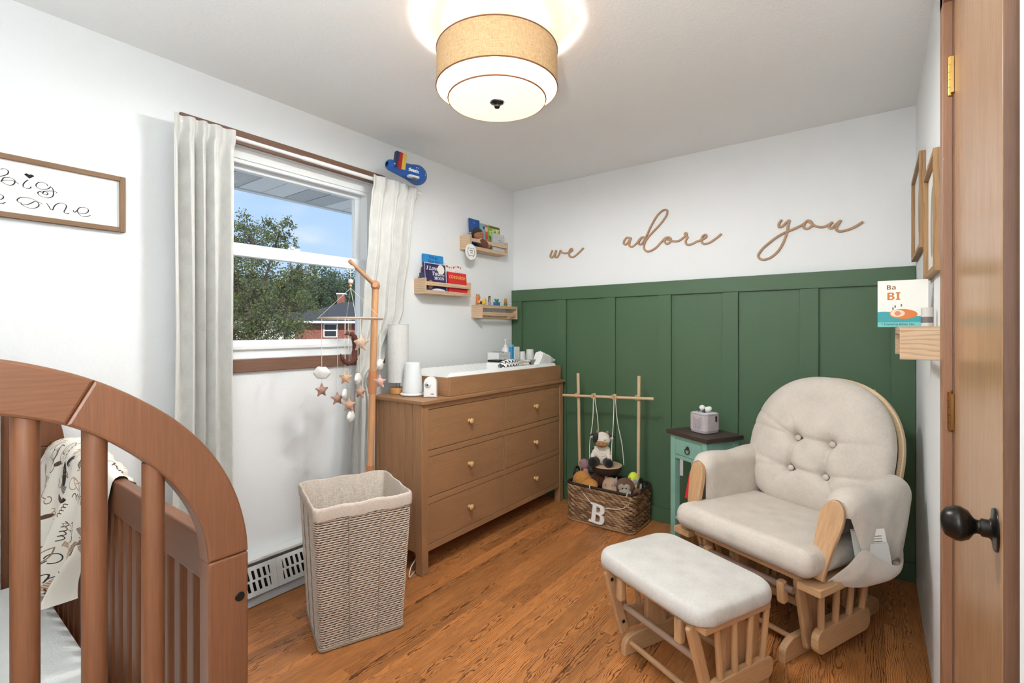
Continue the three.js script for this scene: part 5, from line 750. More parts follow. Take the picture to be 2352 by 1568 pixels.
{ // plush heap in the basket
  const G = 'plush toys heaped in the basket';
  const lion = thing('plush_lion', 'curly orange plush animal in the basket corner', 'plush toy', [0.745, 0.185, 0.235], 0, G);
  part('body', fuzzed([{ c: [0, 0.05, 0], s: [0.055, 0.062, 0.05] }, { c: [0.055, 0.035, 0.012], s: [0.055, 0.04, 0.045] }, { c: [-0.012, 0.075, 0.02], s: [0.035, 0.032, 0.03] }], 0.014, 60), M.plush(0xc98a43), lion); part('mane', fuzzed([{ c: [0.028, 0.06, 0.01], s: [0.03, 0.028, 0.032] }, { c: [-0.03, 0.06, 0.02], s: [0.03, 0.034, 0.028] }], 0.01, 30), M.plush(0xb8742f), lion);
  const owl = thing('crochet_rattle', 'pink crocheted rattle with a ball head', 'rattle', [0.745, 0.205, 0.195], 0, G);
  part('head', ball(0.034, [-0.012, 0.128, 0.0], [1, 0.98, 1], 26), M.plush(0xd7a3a6), owl); part('handle', rod([-0.002, 0.10, 0.005], [0.026, 0.03, 0.02], 0.0135, 0.0155, 16), M.plush(0xdb8396), owl, 'darker pink handle'); part('eyelash', tube([[-0.03, 0.142, 0.026], [-0.022, 0.138, 0.032], [-0.012, 0.142, 0.0335]], 0.0012, 10, 5), M.black, owl);
  const bear = thing('plush_bear', 'dark brown plush bear lying behind the other toys', 'plush toy', [0.885, 0.185, 0.150], 0, G);
  part('body', fuzzed([{ c: [-0.055, 0.05, 0], s: [0.05, 0.048, 0.04] }, { c: [0.03, 0.035, 0.0], s: [0.075, 0.044, 0.045] }, { c: [0.085, 0.06, 0.01], s: [0.022, 0.024, 0.02] }], 0.014, 44), M.plush(0x6a3d28), bear); for (const g of [ball(0.016, [-0.085, 0.092, 0.0], [1, 1, 0.6]), ball(0.014, [-0.034, 0.098, 0.0], [1, 1, 0.6])]) part('ear', g, M.plush(0x7a5030), bear); part('snout', ball(0.017, [-0.07, 0.045, 0.04], [1.1, 0.8, 0.7]), M.plush(0x9c6b45), bear);
  const pig = thing('plush_hippo', 'tan plush hippo with white ears and pink cheeks', 'plush toy', [0.945, 0.195, 0.245], 0.15, G);
  part('body', blob([{ c: [0, 0.045, 0], s: [0.052, 0.055, 0.045] }, { c: [0.01, 0.022, 0.026], s: [0.046, 0.034, 0.032] }], 0.02, 40), M.plush(0xbe9c82), pig); for (const g of [xf(new THREE.ConeGeometry(0.012, 0.026, 14), { p: [-0.03, 0.104, 0], r: [0, 0, 0.25] }), xf(new THREE.ConeGeometry(0.012, 0.026, 14), { p: [0.036, 0.098, 0], r: [0, 0, -0.35] })]) part('ear', g, M.plush(0xe2d6c8), pig, 'white ear'); part('eye', [ball(0.003, [-0.018, 0.062, 0.044], [1, 1, 0.6], 8), ball(0.003, [0.022, 0.062, 0.044], [1, 1, 0.6], 8)], M.black, pig); part('spot', ball(0.014, [0.03, 0.07, 0.034], [1, 1, 0.5]), M.plush(0xe6dccf), pig); part('cheek', ball(0.011, [0.036, 0.02, 0.05], [1, 0.8, 0.5]), M.plush(0xd9977a), pig);
  const mk = thing('plush_monkey', 'brown plush monkey with a cream heart-shaped face', 'plush toy', [1.05, 0.205, 0.262], 0.35, G);
  part('head', ball(0.056, [0, 0.055, 0], [1, 0.98, 0.86], 30), M.plush(0x84553a), mk); part('face', [ball(0.02, [-0.02, 0.062, 0.042], [1, 1.05, 0.5]), ball(0.02, [0.012, 0.064, 0.042], [1, 1.05, 0.5]), ball(0.03, [0.0, 0.036, 0.042], [1.2, 0.75, 0.55])], M.plush(0xe9dcc8), mk, 'cream face'); part('eye', [ball(0.0042, [-0.014, 0.06, 0.0525], [1, 1, 0.5], 8), ball(0.0042, [0.008, 0.062, 0.0525], [1, 1, 0.5], 8)], M.black, mk); part('nose', ball(0.0055, [-0.002, 0.031, 0.059], [1.1, 0.8, 0.6], 10), M.black, mk); for (const g of [ball(0.016, [0.056, 0.088, -0.006], [1, 1, 0.6]), ball(0.014, [-0.056, 0.072, -0.006], [1, 1, 0.6])]) part('ear', g, M.plush(0xe4d4c6), mk, 'cream ear'); part('arm', blob([{ a: [0.045, 0.0, 0.0], b: [0.07, 0.035, 0.012], r: 0.02, r2: 0.02 }], 0.004, 24), M.plush(0x7a4b34), mk);
  const tu = thing('plush_chick', 'neon yellow and green striped plush behind the monkey', 'plush toy', [1.060, 0.215, 0.165], 0, G);
  part('body', blob([{ c: [0, 0.06, 0], s: [0.036, 0.055, 0.034] }, { c: [0, 0.02, 0], s: [0.042, 0.035, 0.036] }], 0.014, 34), std({ map: canvasTex(128, 128, (x, w, h) => { x.fillStyle = '#d9e24a'; x.fillRect(0, 0, w, h); x.fillStyle = '#7f9a3c'; for (let k = 0; k < 40; k++) x.fillRect((k * 29) % w, (k * 47) % h, 14, 6); x.fillStyle = '#e9e9e2'; for (let k = 0; k < 26; k++) x.fillRect((k * 61) % w, 84 + ((k * 13) % 40), 12, 5); }), roughness: 1 }), tu); part('eye', ball(0.004, [-0.008, 0.082, 0.031], [1, 1, 0.6], 8), M.black, tu);
  const bl = thing('knit_cloth', 'white and black knitted cloth tucked into the basket end', 'cloth', [1.1, 0.2, 0.12], 0, G); part('cloth', blob([{ c: [0, 0.02, 0], s: [0.016, 0.034, 0.05] }, { c: [-0.014, 0.03, 0.03], s: [0.016, 0.026, 0.026] }], 0.01, 30), M.plush(0xd8d2c8), bl); part('stripe', ball(0.014, [0.004, 0.042, -0.02], [0.8, 1, 1.6]), M.plush(0x242222), bl);
}
{ // letter tag on a cord
  const t = thing('letter_tag', 'white wooden letter B tag hung on a cord across the basket', 'letter tag');
  const g = new TextGeometry('B', { font: fontS, size: 0.118, depth: 0.008, curveSegments: 10, bevelEnabled: true, bevelThickness: 0.001, bevelSize: 0.001, bevelSegments: 1 }); g.computeBoundingBox(); const b = g.boundingBox; g.translate(-(b.min.x + b.max.x) / 2, -b.min.y, 0);
  part('letter', xf(g, { r: [-0.05, 0, -0.10], p: [0.895, 0.026, 0.338] }), M.flat(0xf1eeea, 0.5), t);
  part('cord', [tube([[0.732, 0.248, 0.322], [0.79, 0.2, 0.332], [0.85, 0.15, 0.337], [0.893, 0.127, 0.338]], 0.0023, 30, 7), tube([[0.9, 0.127, 0.338], [0.99, 0.135, 0.337], [1.062, 0.152, 0.335], [1.1, 0.185, 0.328], [1.108, 0.225, 0.322], [1.104, 0.25, 0.314]], 0.0023, 40, 7)], M.string, t, 'white cord');
}
// ================= SIDE TABLE =================
{
  const th = 0.65, t = thing('side_table', 'narrow mint-green side table with drawer and dark brown top', 'side table', [1.508, 0.001, 0.262], -degToRad(29.5));
  const mint = std({ color: 0x97c6b4, roughness: 0.6, map: T_suede }), w = 0.298, d = 0.262, ow = 0.016;
  part('top', box(w, 0.022, d, 0.002, [0, th - 0.012, 0], 'x'), wood(0x4b3b35, { roughness: 0.55 }), t, 'dark brown wooden top');
  const lw = 0.036, lx = w / 2 - ow - lw / 2, lz = d / 2 - ow - lw / 2;
  for (const sx of [-1, 1]) for (const sz of [-1, 1]) part('leg', box(lw, th - 0.024, lw, 0.002, [sx * lx, (th - 0.024) / 2, sz * lz], 'y'), mint, t);
  const y0 = th - 0.024 - 0.128, y1 = th - 0.0245;
  for (const sx of [-1, 1]) part('side_apron', box(0.014, y1 - y0, 2 * lz - lw - 0.0006, 0.001, [sx * (lx + 0.006), (y0 + y1) / 2, 0], 'z'), mint, t); part('back_apron', box(2 * lx - lw, y1 - y0, 0.014, 0.001, [0, (y0 + y1) / 2, -lz - 0.006], 'x'), mint, t);
  part('front_rail', bb([-lx + lw / 2, y1 - 0.02, lz + 0.002], [lx - lw / 2, y1, lz + 0.016], 0.001, 'x'), mint, t); part('front_rail', bb([-lx + lw / 2, y0, lz + 0.002], [lx - lw / 2, y0 + 0.02, lz + 0.016], 0.001, 'x'), mint, t);
  const dr = part('drawer', bb([-lx + lw / 2 + 0.002, y0 + 0.022, lz], [lx - lw / 2 - 0.002, y1 - 0.022, lz + 0.018], 0.0025, 'x'), mint, t);
  part('ring_pull', [xf(new THREE.TorusGeometry(0.0155, 0.0026, 8, 28), { p: [0, (y0 + y1) / 2 - 0.007, lz + 0.023], r: [-0.15, 0, 0] }), ball(0.008, [0, (y0 + y1) / 2 + 0.008, lz + 0.02], [1, 1, 0.6]), xf(new THREE.CylinderGeometry(0.011, 0.011, 0.002, 20), { r: [Math.PI / 2, 0, 0], p: [0, (y0 + y1) / 2 + 0.008, lz + 0.0188] })], M.flat(0x2c2a29, 0.4), dr, 'black iron ring pull');
  part('lower_shelf', box(2 * lx + lw - 0.004, 0.016, 2 * lz + lw - 0.004, 0.001, [0, 0.165, 0], 'x'), mint, t);
  // music cube on top
  const m = thing('music_cube', 'grey fabric toy music box with dotted cat-shaped speaker', 'music box', [1.512, th + 0.0018, 0.262], -degToRad(27));
  const sh = rrect(0.118, 0.118, 0.026, 6), slab = (a, b, s, bev) => xf(extrude(sh.map(([x, y]) => [x * s, y * s]), b - a, bev), { r: [-Math.PI / 2, 0, 0], p: [0, a, 0] });
  part('body', slab(0.014, 0.098, 1, 0.003), std({ color: 0xcfc5c8, roughness: 0.9, map: T_suede }), m); part('foot', slab(0.0, 0.018, 0.96, 0.006), M.flat(0xa9a2a4, 0.7), m, 'darker grey foot'); part('rim', slab(0.096, 0.106, 1.0, 0.004), M.flat(0xa9a4a5, 0.6), m); part('lid', slab(0.104, 0.108, 0.9, 0.001), M.flat(0xdedbdc, 0.5), m);
  const dots = []; for (let i = 0; i < 9; i++) for (let j = 0; j < 11; j++) { if (j > 8 && (i % 8 > 1 && i % 8 < 7 ? true : false)) continue; dots.push(ball(0.0016, [-0.024 + i * 0.006, 0.026 + j * 0.006, 0.0592], [1, 1, 0.4], 6)); }
  part('speaker_holes', dots, M.flat(0x55504f, 0.9), m); part('tag_loop', box(0.003, 0.03, 0.012, 0.001, [0.0605, 0.078, -0.02]), M.flat(0x26262a, 0.7), m, 'dark side tag');
  const dg = thing('dog_figurine', 'white dog figurine with dark ears on the music box', 'figurine', [1.512, th + 0.1100, 0.262], degToRad(10));
  part('body', blob([{ c: [0.006, 0.014, -0.006], s: [0.026, 0.014, 0.018] }, { c: [-0.012, 0.024, 0.004], s: [0.016, 0.015, 0.015] }, { c: [0.024, 0.022, -0.004], s: [0.013, 0.011, 0.012] }], 0.006, 34), M.flat(0xeae8e4, 0.5), dg); for (const g of [xf(new THREE.ConeGeometry(0.009, 0.02, 12), { p: [-0.03, 0.016, 0.006], r: [0, 0, 0.5] }), xf(new THREE.ConeGeometry(0.010, 0.022, 12), { p: [0.0, 0.013, 0.018], r: [0.2, 0, -0.3] })]) part('ear', g, M.flat(0x3b3839, 0.5), dg, 'dark ear');
}
{ // outlet and cord on the wainscot
  const t = thing('wall_outlet', 'white electrical outlet plate low on the green wall', 'outlet', [1.262, 0.375, 0.0021]);
  part('plate', bb([-0.012, -0.062, 0.0005], [0.055, 0.062, 0.007], 0.002), M.white, t); part('socket', [box(0.026, 0.03, 0.003, 0.001, [0.022, 0.030, 0.009]), box(0.026, 0.03, 0.003, 0.001, [0.022, -0.030, 0.009])], M.flat(0xd6d6d2, 0.4), t);
  const ch = thing('wall_charger', 'slim white charger with black cord on the wall behind the side table', 'charger', [1.372, 0.33, 0.0085]); part('case', box(0.014, 0.13, 0.012, 0.002, [0, 0.065, 0]), M.white, ch); part('cord', tube([[0.002, 0.005, 0.006], [0.004, -0.03, 0.012], [0.028, -0.06, 0.016], [0.088, -0.06, 0.022], [0.148, -0.03, 0.042]], 0.002, 30, 6), M.black, ch, 'thin black cord');
  solo('lamp_cord', tube([[0.40, 0.004, 1.33], [0.43, 0.004, 1.40], [0.455, 0.012, 1.445], [0.44, 0.045, 1.42], [0.40, 0.055, 1.35], [0.33, 0.05, 1.30]], 0.0028, 40, 6), M.white, 'white lamp cord looped under the dresser', 'cord');
}
// ================= GLIDER CHAIR =================
const woodG = M.beech;
// cushion from a closed outline: pts = outline (polar radius by angle), thickness profile and dents
function pillow(rad, T, dents = [], creases = [], nth = 120, nr = 40, p = 2.6) {
  const face = (s) => grid(nth, nr, (u, v) => {
    const a = u * 2 * Math.PI, r = Math.sin(v * Math.PI / 2), q = rad(a), x = q * r * Math.cos(a), y = q * r * Math.sin(a); let h = T * Math.pow(Math.max(0, 1 - Math.pow(r, p)), 1 / p);
    if (s > 0) { for (const [dx, dy, dep, w] of dents) { const d = Math.hypot(x - dx, y - dy); h -= dep * Math.exp(-(d * d) / (w * w)) * 0.6 + dep * 0.5 * Math.exp(-d / (w * 0.6)); } for (const [x0, y0, x1, y1, dep, w] of creases) { const lx = x1 - x0, ly = y1 - y0, f = clamp(((x - x0) * lx + (y - y0) * ly) / (lx * lx + ly * ly), 0, 1), d = Math.hypot(x - x0 - f * lx, y - y0 - f * ly); h -= dep * Math.exp(-d / w) * (1 - 0.5 * f); } h += 0.003 * (fbm(x * 14 + 9, y * 14, 77) - 0.5); h = Math.max(h, -0.3 * T + 0.0); }
    return [x, y, s > 0 ? h : -h * 0.35];
  }, [1, 0.4]);
  const f = face(1), b = face(-1); for (const g of [f, b]) { const P = g.attributes.position, uv = g.attributes.uv; for (let i = 0; i < P.count; i++) uv.setXY(i, P.getX(i), P.getY(i)); }
  b.setIndex(Array.from(b.index.array).reverse()); b.computeVertexNormals(); return [f, b];
}
{
  const t = thing('glider_chair', 'light wood glider chair with tufted cream cushions and pocketed arm pads', 'glider chair', [1.941, 0, 0.755], -degToRad(24));
  // fixed sled base
  const foot = (L0, L1, h, th) => { const s = new THREE.Shape(); s.moveTo(L0, 0); s.lineTo(L1, 0); s.lineTo(L1, h * 0.45); s.quadraticCurveTo(L1, h * 0.8, L1 - h * 0.75, h); s.lineTo(L0 + h * 0.75, h); s.quadraticCurveTo(L0, h * 0.8, L0, h * 0.45); s.closePath(); return uvm(xf(extrude(s, th, 0.004), { r: [0, -Math.PI / 2, 0], p: [th / 2, 0.0005, 0] }), 'z', rnd2()); };
  for (const s of [-1, 1]) { const f = part('sled_foot', foot(-0.455, 0.223, 0.078, 0.026), woodG, t); f.position.x = s * 0.151; }
  part('dowel', rod([-0.145, 0.042, 0.115], [0.145, 0.042, 0.115], 0.0105), woodG, t); part('dowel', rod([-0.145, 0.042, -0.32], [0.145, 0.042, -0.32], 0.0105), woodG, t);
  part('stretcher', box(0.29, 0.03, 0.022, 0.003, [0, 0.15, 0.045], 'x'), woodG, t); part('stretcher', box(0.29, 0.03, 0.022, 0.003, [0, 0.15, -0.24], 'x'), woodG, t);
  for (const s of [-1, 1]) {
    part('upright', box(0.024, 0.24, 0.06, 0.004, [s * 0.151, 0.195, 0.03], 'y', [0.06, 0, 0]), woodG, t); part('upright', box(0.024, 0.24, 0.06, 0.004, [s * 0.151, 0.195, -0.24], 'y', [-0.06, 0, 0]), woodG, t); part('upper_rail', box(0.026, 0.05, 0.40, 0.006, [s * 0.151, 0.288, -0.10], 'z'), woodG, t);
    // swing links and rocker
    part('link', box(0.02, 0.275, 0.046, 0.008, [s * 0.195, 0.19, 0.165], 'y', [0.24, 0, 0]), woodG, t); part('link', box(0.02, 0.275, 0.046, 0.008, [s * 0.195, 0.19, -0.255], 'y', [-0.10, 0, 0]), woodG, t);
    const rk = part('rocker', uvm(xf(extrude(rrect(0.36, 0.085, 0.034, 8).map(([x, y]) => [x - 0.008, y + 0.0425]), 0.026, 0.004), { r: [0, -Math.PI / 2, 0], p: [0.013, 0, 0] }), 'z', rnd2()), woodG, t); rk.position.set(s * 0.238, 0.058, 0);
    for (let k = 0; k < 4; k++) { const z = 0.13 - k * 0.092; part('side_dowel', rod([s * 0.238, 0.135, z], [s * 0.262, 0.325, z * 1.12 + 0.028], 0.0115, 0.0105, 16), woodG, t); }
    part('deck_rail', bb([s * 0.232, 0.318, -0.27], [s * 0.312, 0.345, 0.268], 0.003, 'z'), woodG, t);
    // arm: front paddle, arm board, back stub
    const pad = new THREE.Shape(); pad.moveTo(-0.027, 0); pad.lineTo(0.027, 0); pad.bezierCurveTo(0.026, 0.08, 0.033, 0.13, 0.038, 0.19); pad.bezierCurveTo(0.041, 0.245, 0.024, 0.275, 0, 0.276); pad.bezierCurveTo(-0.024, 0.275, -0.041, 0.245, -0.038, 0.19); pad.bezierCurveTo(-0.033, 0.13, -0.026, 0.08, -0.027, 0);
    const pg = uvm(extrude(pad, 0.026, 0.006, [], 16), 'y', rnd2()); const ap = part('arm_front', xf(pg, { r: [-0.30, s * 0.12, -s * 0.10] }), woodG, t); ap.position.set(s * 0.262, 0.35, 0.20);
    part('arm_board', box(0.05, 0.022, 0.42, 0.006, [s * 0.295, 0.595, -0.09], 'z'), woodG, t); part('back_post', box(0.028, 0.28, 0.04, 0.004, [s * 0.27, 0.475, -0.26], 'y', [0.1, 0, 0]), woodG, t); part('arm_end', box(0.055, 0.022, 0.04, 0.008, [s * 0.315, 0.602, -0.232], 'x'), woodG, t);
    // arm pad: soft saddle over the arm board, long on the outside
    const padg = grid(64, 36, (u, v) => {
      const r = 0.052, endr = Math.pow(Math.max(0, Math.abs(2 * v - 1) - 0.78) / 0.22, 2.2), top = 0.645 - 0.028 * endr + 0.005 * Math.sin(v * 9); let x, y;
      const L0 = 0.19, L1 = 0.215, arc = Math.PI * r, tot = L0 + arc + L1, sl = u * tot, o = Math.max(0, (sl - L0 - arc) / L1), z = lerp(0.128 - 0.058 * Math.sin(o * 1.5), -0.305 + 0.13 * o, v);
      if (sl < L0) { x = 0.295 - r; y = top - r - (L0 - sl); } else if (sl < L0 + arc) { const q = (sl - L0) / r; x = 0.295 - r * Math.cos(q); y = top - r + r * Math.sin(q); } else { x = 0.295 + r + 0.006 * o + 0.004 * Math.sin(v * 7 + o * 2) * o; y = top - r - (sl - L0 - arc); }
      x = 0.295 + (x - 0.295) * (1 - 0.22 * endr * (1 - o)) + 0.002 * Math.sin(v * 14 + u * 9); return [s * x, y, z];
    }, [0.6, 0.45]);
    const ends = [0.124, -0.302].map((z) => grid(12, 6, (u, v) => { const a = Math.PI * u; return [s * (0.295 - 0.040 * Math.cos(a) * v), 0.565 + 0.050 * Math.sin(a) * v - (1 - v) * 0.01, z]; }));
    part('arm_pad', [padg, ...ends], std({ color: 0xe2d6ca, map: T_suede, roughness: 0.95, sheen: 0.35, sheenColor: new THREE.Color(0.9, 0.86, 0.82), side: THREE.DoubleSide }), t, 'cream padded arm cover');
    // outer skirt of the cover and a sling pocket tied at its front corner
    const L3 = (pts, u) => { const c = new THREE.CatmullRomCurve3(pts.map((p) => V3(...p))); return c.getPoint(u); };
    const T0 = [[0.285, 0.345, 0.178], [0.325, 0.405, 0.125], [0.353, 0.458, 0.085], [0.382, 0.425, 0.03], [0.402, 0.398, -0.035], [0.398, 0.415, -0.085], [0.372, 0.455, -0.135]], B0 = [[0.283, 0.335, 0.178], [0.312, 0.325, 0.125], [0.33, 0.318, 0.08], [0.347, 0.318, 0.03], [0.36, 0.325, -0.03], [0.368, 0.34, -0.085], [0.368, 0.37, -0.135]];
    const pk = grid(40, 14, (u, v) => { const a = L3(T0, u), b = L3(B0, u), bel = Math.sin(Math.PI * v) * Math.sin(Math.PI * u); const p = a.lerp(b, v); return [s * (p.x + 0.020 * bel + 0.003 * Math.sin(u * 23 + v * 3) * bel), p.y - 0.006 * bel, p.z]; }, [0.4, 0.2]);
    const under = grid(40, 3, (u, v) => { const b = L3(B0, u); return [s * lerp(b.x, 0.30, v * 0.8), lerp(b.y, Math.max(b.y, 0.352), v), b.z]; });
    part('side_pocket', [pk, under], std({ color: 0xdcd0c5, map: T_suede, roughness: 0.95, side: THREE.DoubleSide }), t, 'sagging cloth pocket on the arm');
  }
  part('deck_front', bb([-0.231, 0.326, 0.195], [0.231, 0.350, 0.232], 0.003, 'x'), woodG, t); part('deck_back', bb([-0.232, 0.318, -0.27], [0.232, 0.345, -0.23], 0.003, 'x'), woodG, t); part('deck_slat', [-0.12, 0, 0.12].map((z) => bb([-0.232, 0.325, z - 0.025], [0.232, 0.340, z + 0.025], 0.002, 'x')), woodG, t);
  part('front_pipe', rod([-0.20, 0.285, 0.232], [0.20, 0.285, 0.232], 0.0125), wood(0x9c7f70, { roughness: 0.35 }), t, 'darker front dowel'); for (const s of [-1, 1]) part('stop_block', box(0.03, 0.085, 0.034, 0.01, [s * 0.158, 0.265, 0.232], 'y', [0.1, 0, 0]), woodG, t);
  // seat cushion
  const sc = new RoundedBoxGeometry(0.59, 0.098, 0.545, 10, 0.044), P = sc.attributes.position; for (let i = 0; i < P.count; i++) { const x = P.getX(i) / 0.2925, z = P.getZ(i) / 0.265, y = P.getY(i); const puff = (1 - x * x * x * x) * (1 - z * z * z * z); P.setY(i, y + (y > 0 ? 0.014 * puff : -0.004 * puff) + 0.002 * Math.sin(x * 9 + z * 7) * (Math.abs(z) > 0.9 ? 1 : 0.3)); P.setX(i, P.getX(i) * (1 - 0.018 * z * z)); P.setZ(i, P.getZ(i) * (1 - 0.012 * x * x)); }
  const seat = part('seat_cushion', xf(uvm(smooth(sc), 'x'), { p: [0, 0.402, 0.03], r: [-0.035, 0, 0] }), M.suede, t, 'cream seat cushion');
  { const q = seat.geometry, m = mergeVertices(q, 1e-5); q.computeVertexNormals(); seat.geometry = smoothUV(seat.geometry); }
  
  // back cushion with four buttons, leaning back, and its bent-wood frame
  const out = (k) => (a) => { const c = Math.cos(a), s = Math.sin(a), e = s > 0 ? 2.25 : 3.4, wx = 0.302 * k * (s > 0 ? 1 : 1 - 0.10 * s * s), hy = (s > 0 ? 0.335 : 0.275) * k; return 1 / Math.pow(Math.pow(Math.abs(c) / wx, e) + Math.pow(Math.abs(s) / hy, e), 1 / e); };
  const B = [[-0.055, 0.032], [0.092, 0.030], [-0.062, -0.108], [0.088, -0.112]];
  const cr = []; for (const [x, y] of B) { cr.push([x, y, Math.sign(x) * 0.30, y + 0.035, 0.012, 0.010]); } cr.push([B[0][0], B[0][1], -0.29, B[0][1] + 0.11, 0.010, 0.008], [B[2][0], B[2][1], -0.29, B[2][1] - 0.03, 0.010, 0.008], [B[0][0], B[0][1], B[1][0], B[1][1], 0.030, 0.009], [B[2][0], B[2][1], B[3][0], B[3][1], 0.030, 0.009], [B[0][0], B[0][1], B[2][0], B[2][1], 0.030, 0.009], [B[1][0], B[1][1], B[3][0], B[3][1], 0.030, 0.009], [B[0][0], B[0][1], -0.075, 0.11, 0.012, 0.008], [B[1][0], B[1][1], 0.085, 0.10, 0.012, 0.008], [B[3][0], B[3][1], 0.15, -0.19, 0.012, 0.008], [B[2][0], B[2][1], -0.12, -0.19, 0.010, 0.010]);
  const lean = -degToRad(19), place = { r: [lean, 0, 0], p: [-0.022, 0.672, -0.315] };
  part('back_cushion', xf(merge(pillow(out(1), 0.105, B.map(([x, y]) => [x, y, 0.036, 0.032]), cr, 168, 64, 2.5)), place), M.suede, t, 'tufted cream back cushion');
  for (const [x, y] of B) part('button', xf(ball(0.0130, [x, y, 0.058], [1, 1, 0.6]), place), M.suede, t, 'covered button');
  const arc = [], arcI = []; for (let k = 0; k <= 60; k++) { const a = lerp(-0.62, Math.PI + 0.62, k / 60), q = out(1.035)(a), q2 = out(0.965)(a); arc.push([q * Math.cos(a), q * Math.sin(a)]); arcI.push([q2 * Math.cos(a), q2 * Math.sin(a)]); }
  part('back_frame', xf(extrude([...arc, ...arcI.reverse()], 0.026, 0.005).translate(0, 0, -0.058), place), std({ color: 0xe3c49c, map: T_fine, roughness: 0.4 }), t, 'bent light wood back hoop');
  for (const x of [-0.16, -0.08, 0, 0.08, 0.16]) part('back_spindle', xf(rod([x, -0.26, -0.046], [x, 0.31, -0.046], 0.009), place), woodG, t);
}
function smoothUV(g) { const P = g.attributes.position, uv = g.attributes.uv; const q = g.clone(); q.deleteAttribute('uv'); q.deleteAttribute('normal'); const m = mergeVertices(q, 1e-5); m.computeVertexNormals(); const n = new Float32Array(P.count * 3), mp = new Map(); const MP = m.attributes.position, MN = m.attributes.normal; const key = (a, i) => `${Math.round(a.getX(i) * 1e4)},${Math.round(a.getY(i) * 1e4)},${Math.round(a.getZ(i) * 1e4)}`; for (let i = 0; i < MP.count; i++) mp.set(key(MP, i), i); for (let i = 0; i < P.count; i++) { const k = mp.get(key(P, i)); if (k === undefined) { n[i * 3 + 1] = 1; continue; } n[i * 3] = MN.getX(k); n[i * 3 + 1] = MN.getY(k); n[i * 3 + 2] = MN.getZ(k); } g.setAttribute('normal', new THREE.BufferAttribute(n, 3)); return g; }
// books in the arm pockets
{
  const bk = (label, w, h, th, draw, hex, p, rot) => { const t = thing('board_book', label, 'book', p, 0, 'books in the chair pockets'); t.rotation.set(...rot, 'YXZ'); const c = M.flat(hex, 0.5); part('front_cover', xf(new THREE.BoxGeometry(w, h, 0.002), { p: [0, 0, th / 2] }), [c, c, c, c, draw ? std({ map: canvasTex(256, 192, draw), roughness: 0.5 }) : c, c], t); part('pages', box(w - 0.006, h - 0.006, th - 0.003, 0.001), M.paper, t, 'pale page block'); part('back_cover', xf(new THREE.BoxGeometry(w, h, 0.002), { p: [0, 0, -th / 2] }), c, t); return t; };
  bk('pale board book with a small green plant picture in the right arm pocket', 0.115, 0.12, 0.020, (x, w, h) => { x.fillStyle = '#efe9e2'; x.fillRect(0, 0, w, h); x.fillStyle = '#4d6b3a'; x.beginPath(); x.ellipse(60, 50, 26, 13, 0.3, 0, 7); x.fill(); x.fillStyle = '#6a645e'; for (let k = 0; k < 3; k++) x.fillRect(110, 36 + k * 14, 110, 4); x.fillStyle = '#c98f5a'; x.fillRect(20, 96, 190, 14); x.fillStyle = '#e0b74a'; x.beginPath(); x.arc(215, 92, 20, 0, 7); x.fill(); }, 0xe9e4dd, [2.247, 0.448, 0.905], [-0.22, 0.78, 0]);
  bk('thin grey board book below the plant book in the right arm pocket', 0.105, 0.085, 0.009, null, 0xd2cfcb, [2.262, 0.425, 0.922], [-0.22, 0.78, 0]);
  bk('bright red book sticking out of the left arm pocket', 0.07, 0.13, 0.012, (x, w, h) => { x.fillStyle = '#d3212b'; x.fillRect(0, 0, w, h); x.fillStyle = '#e8a0a0'; x.fillRect(w * 0.45, 0, 8, h); }, 0xd3212b, [1.578, 0.468, 0.668], [-0.1, -degToRad(24) + 0.25, -0.14]);
}
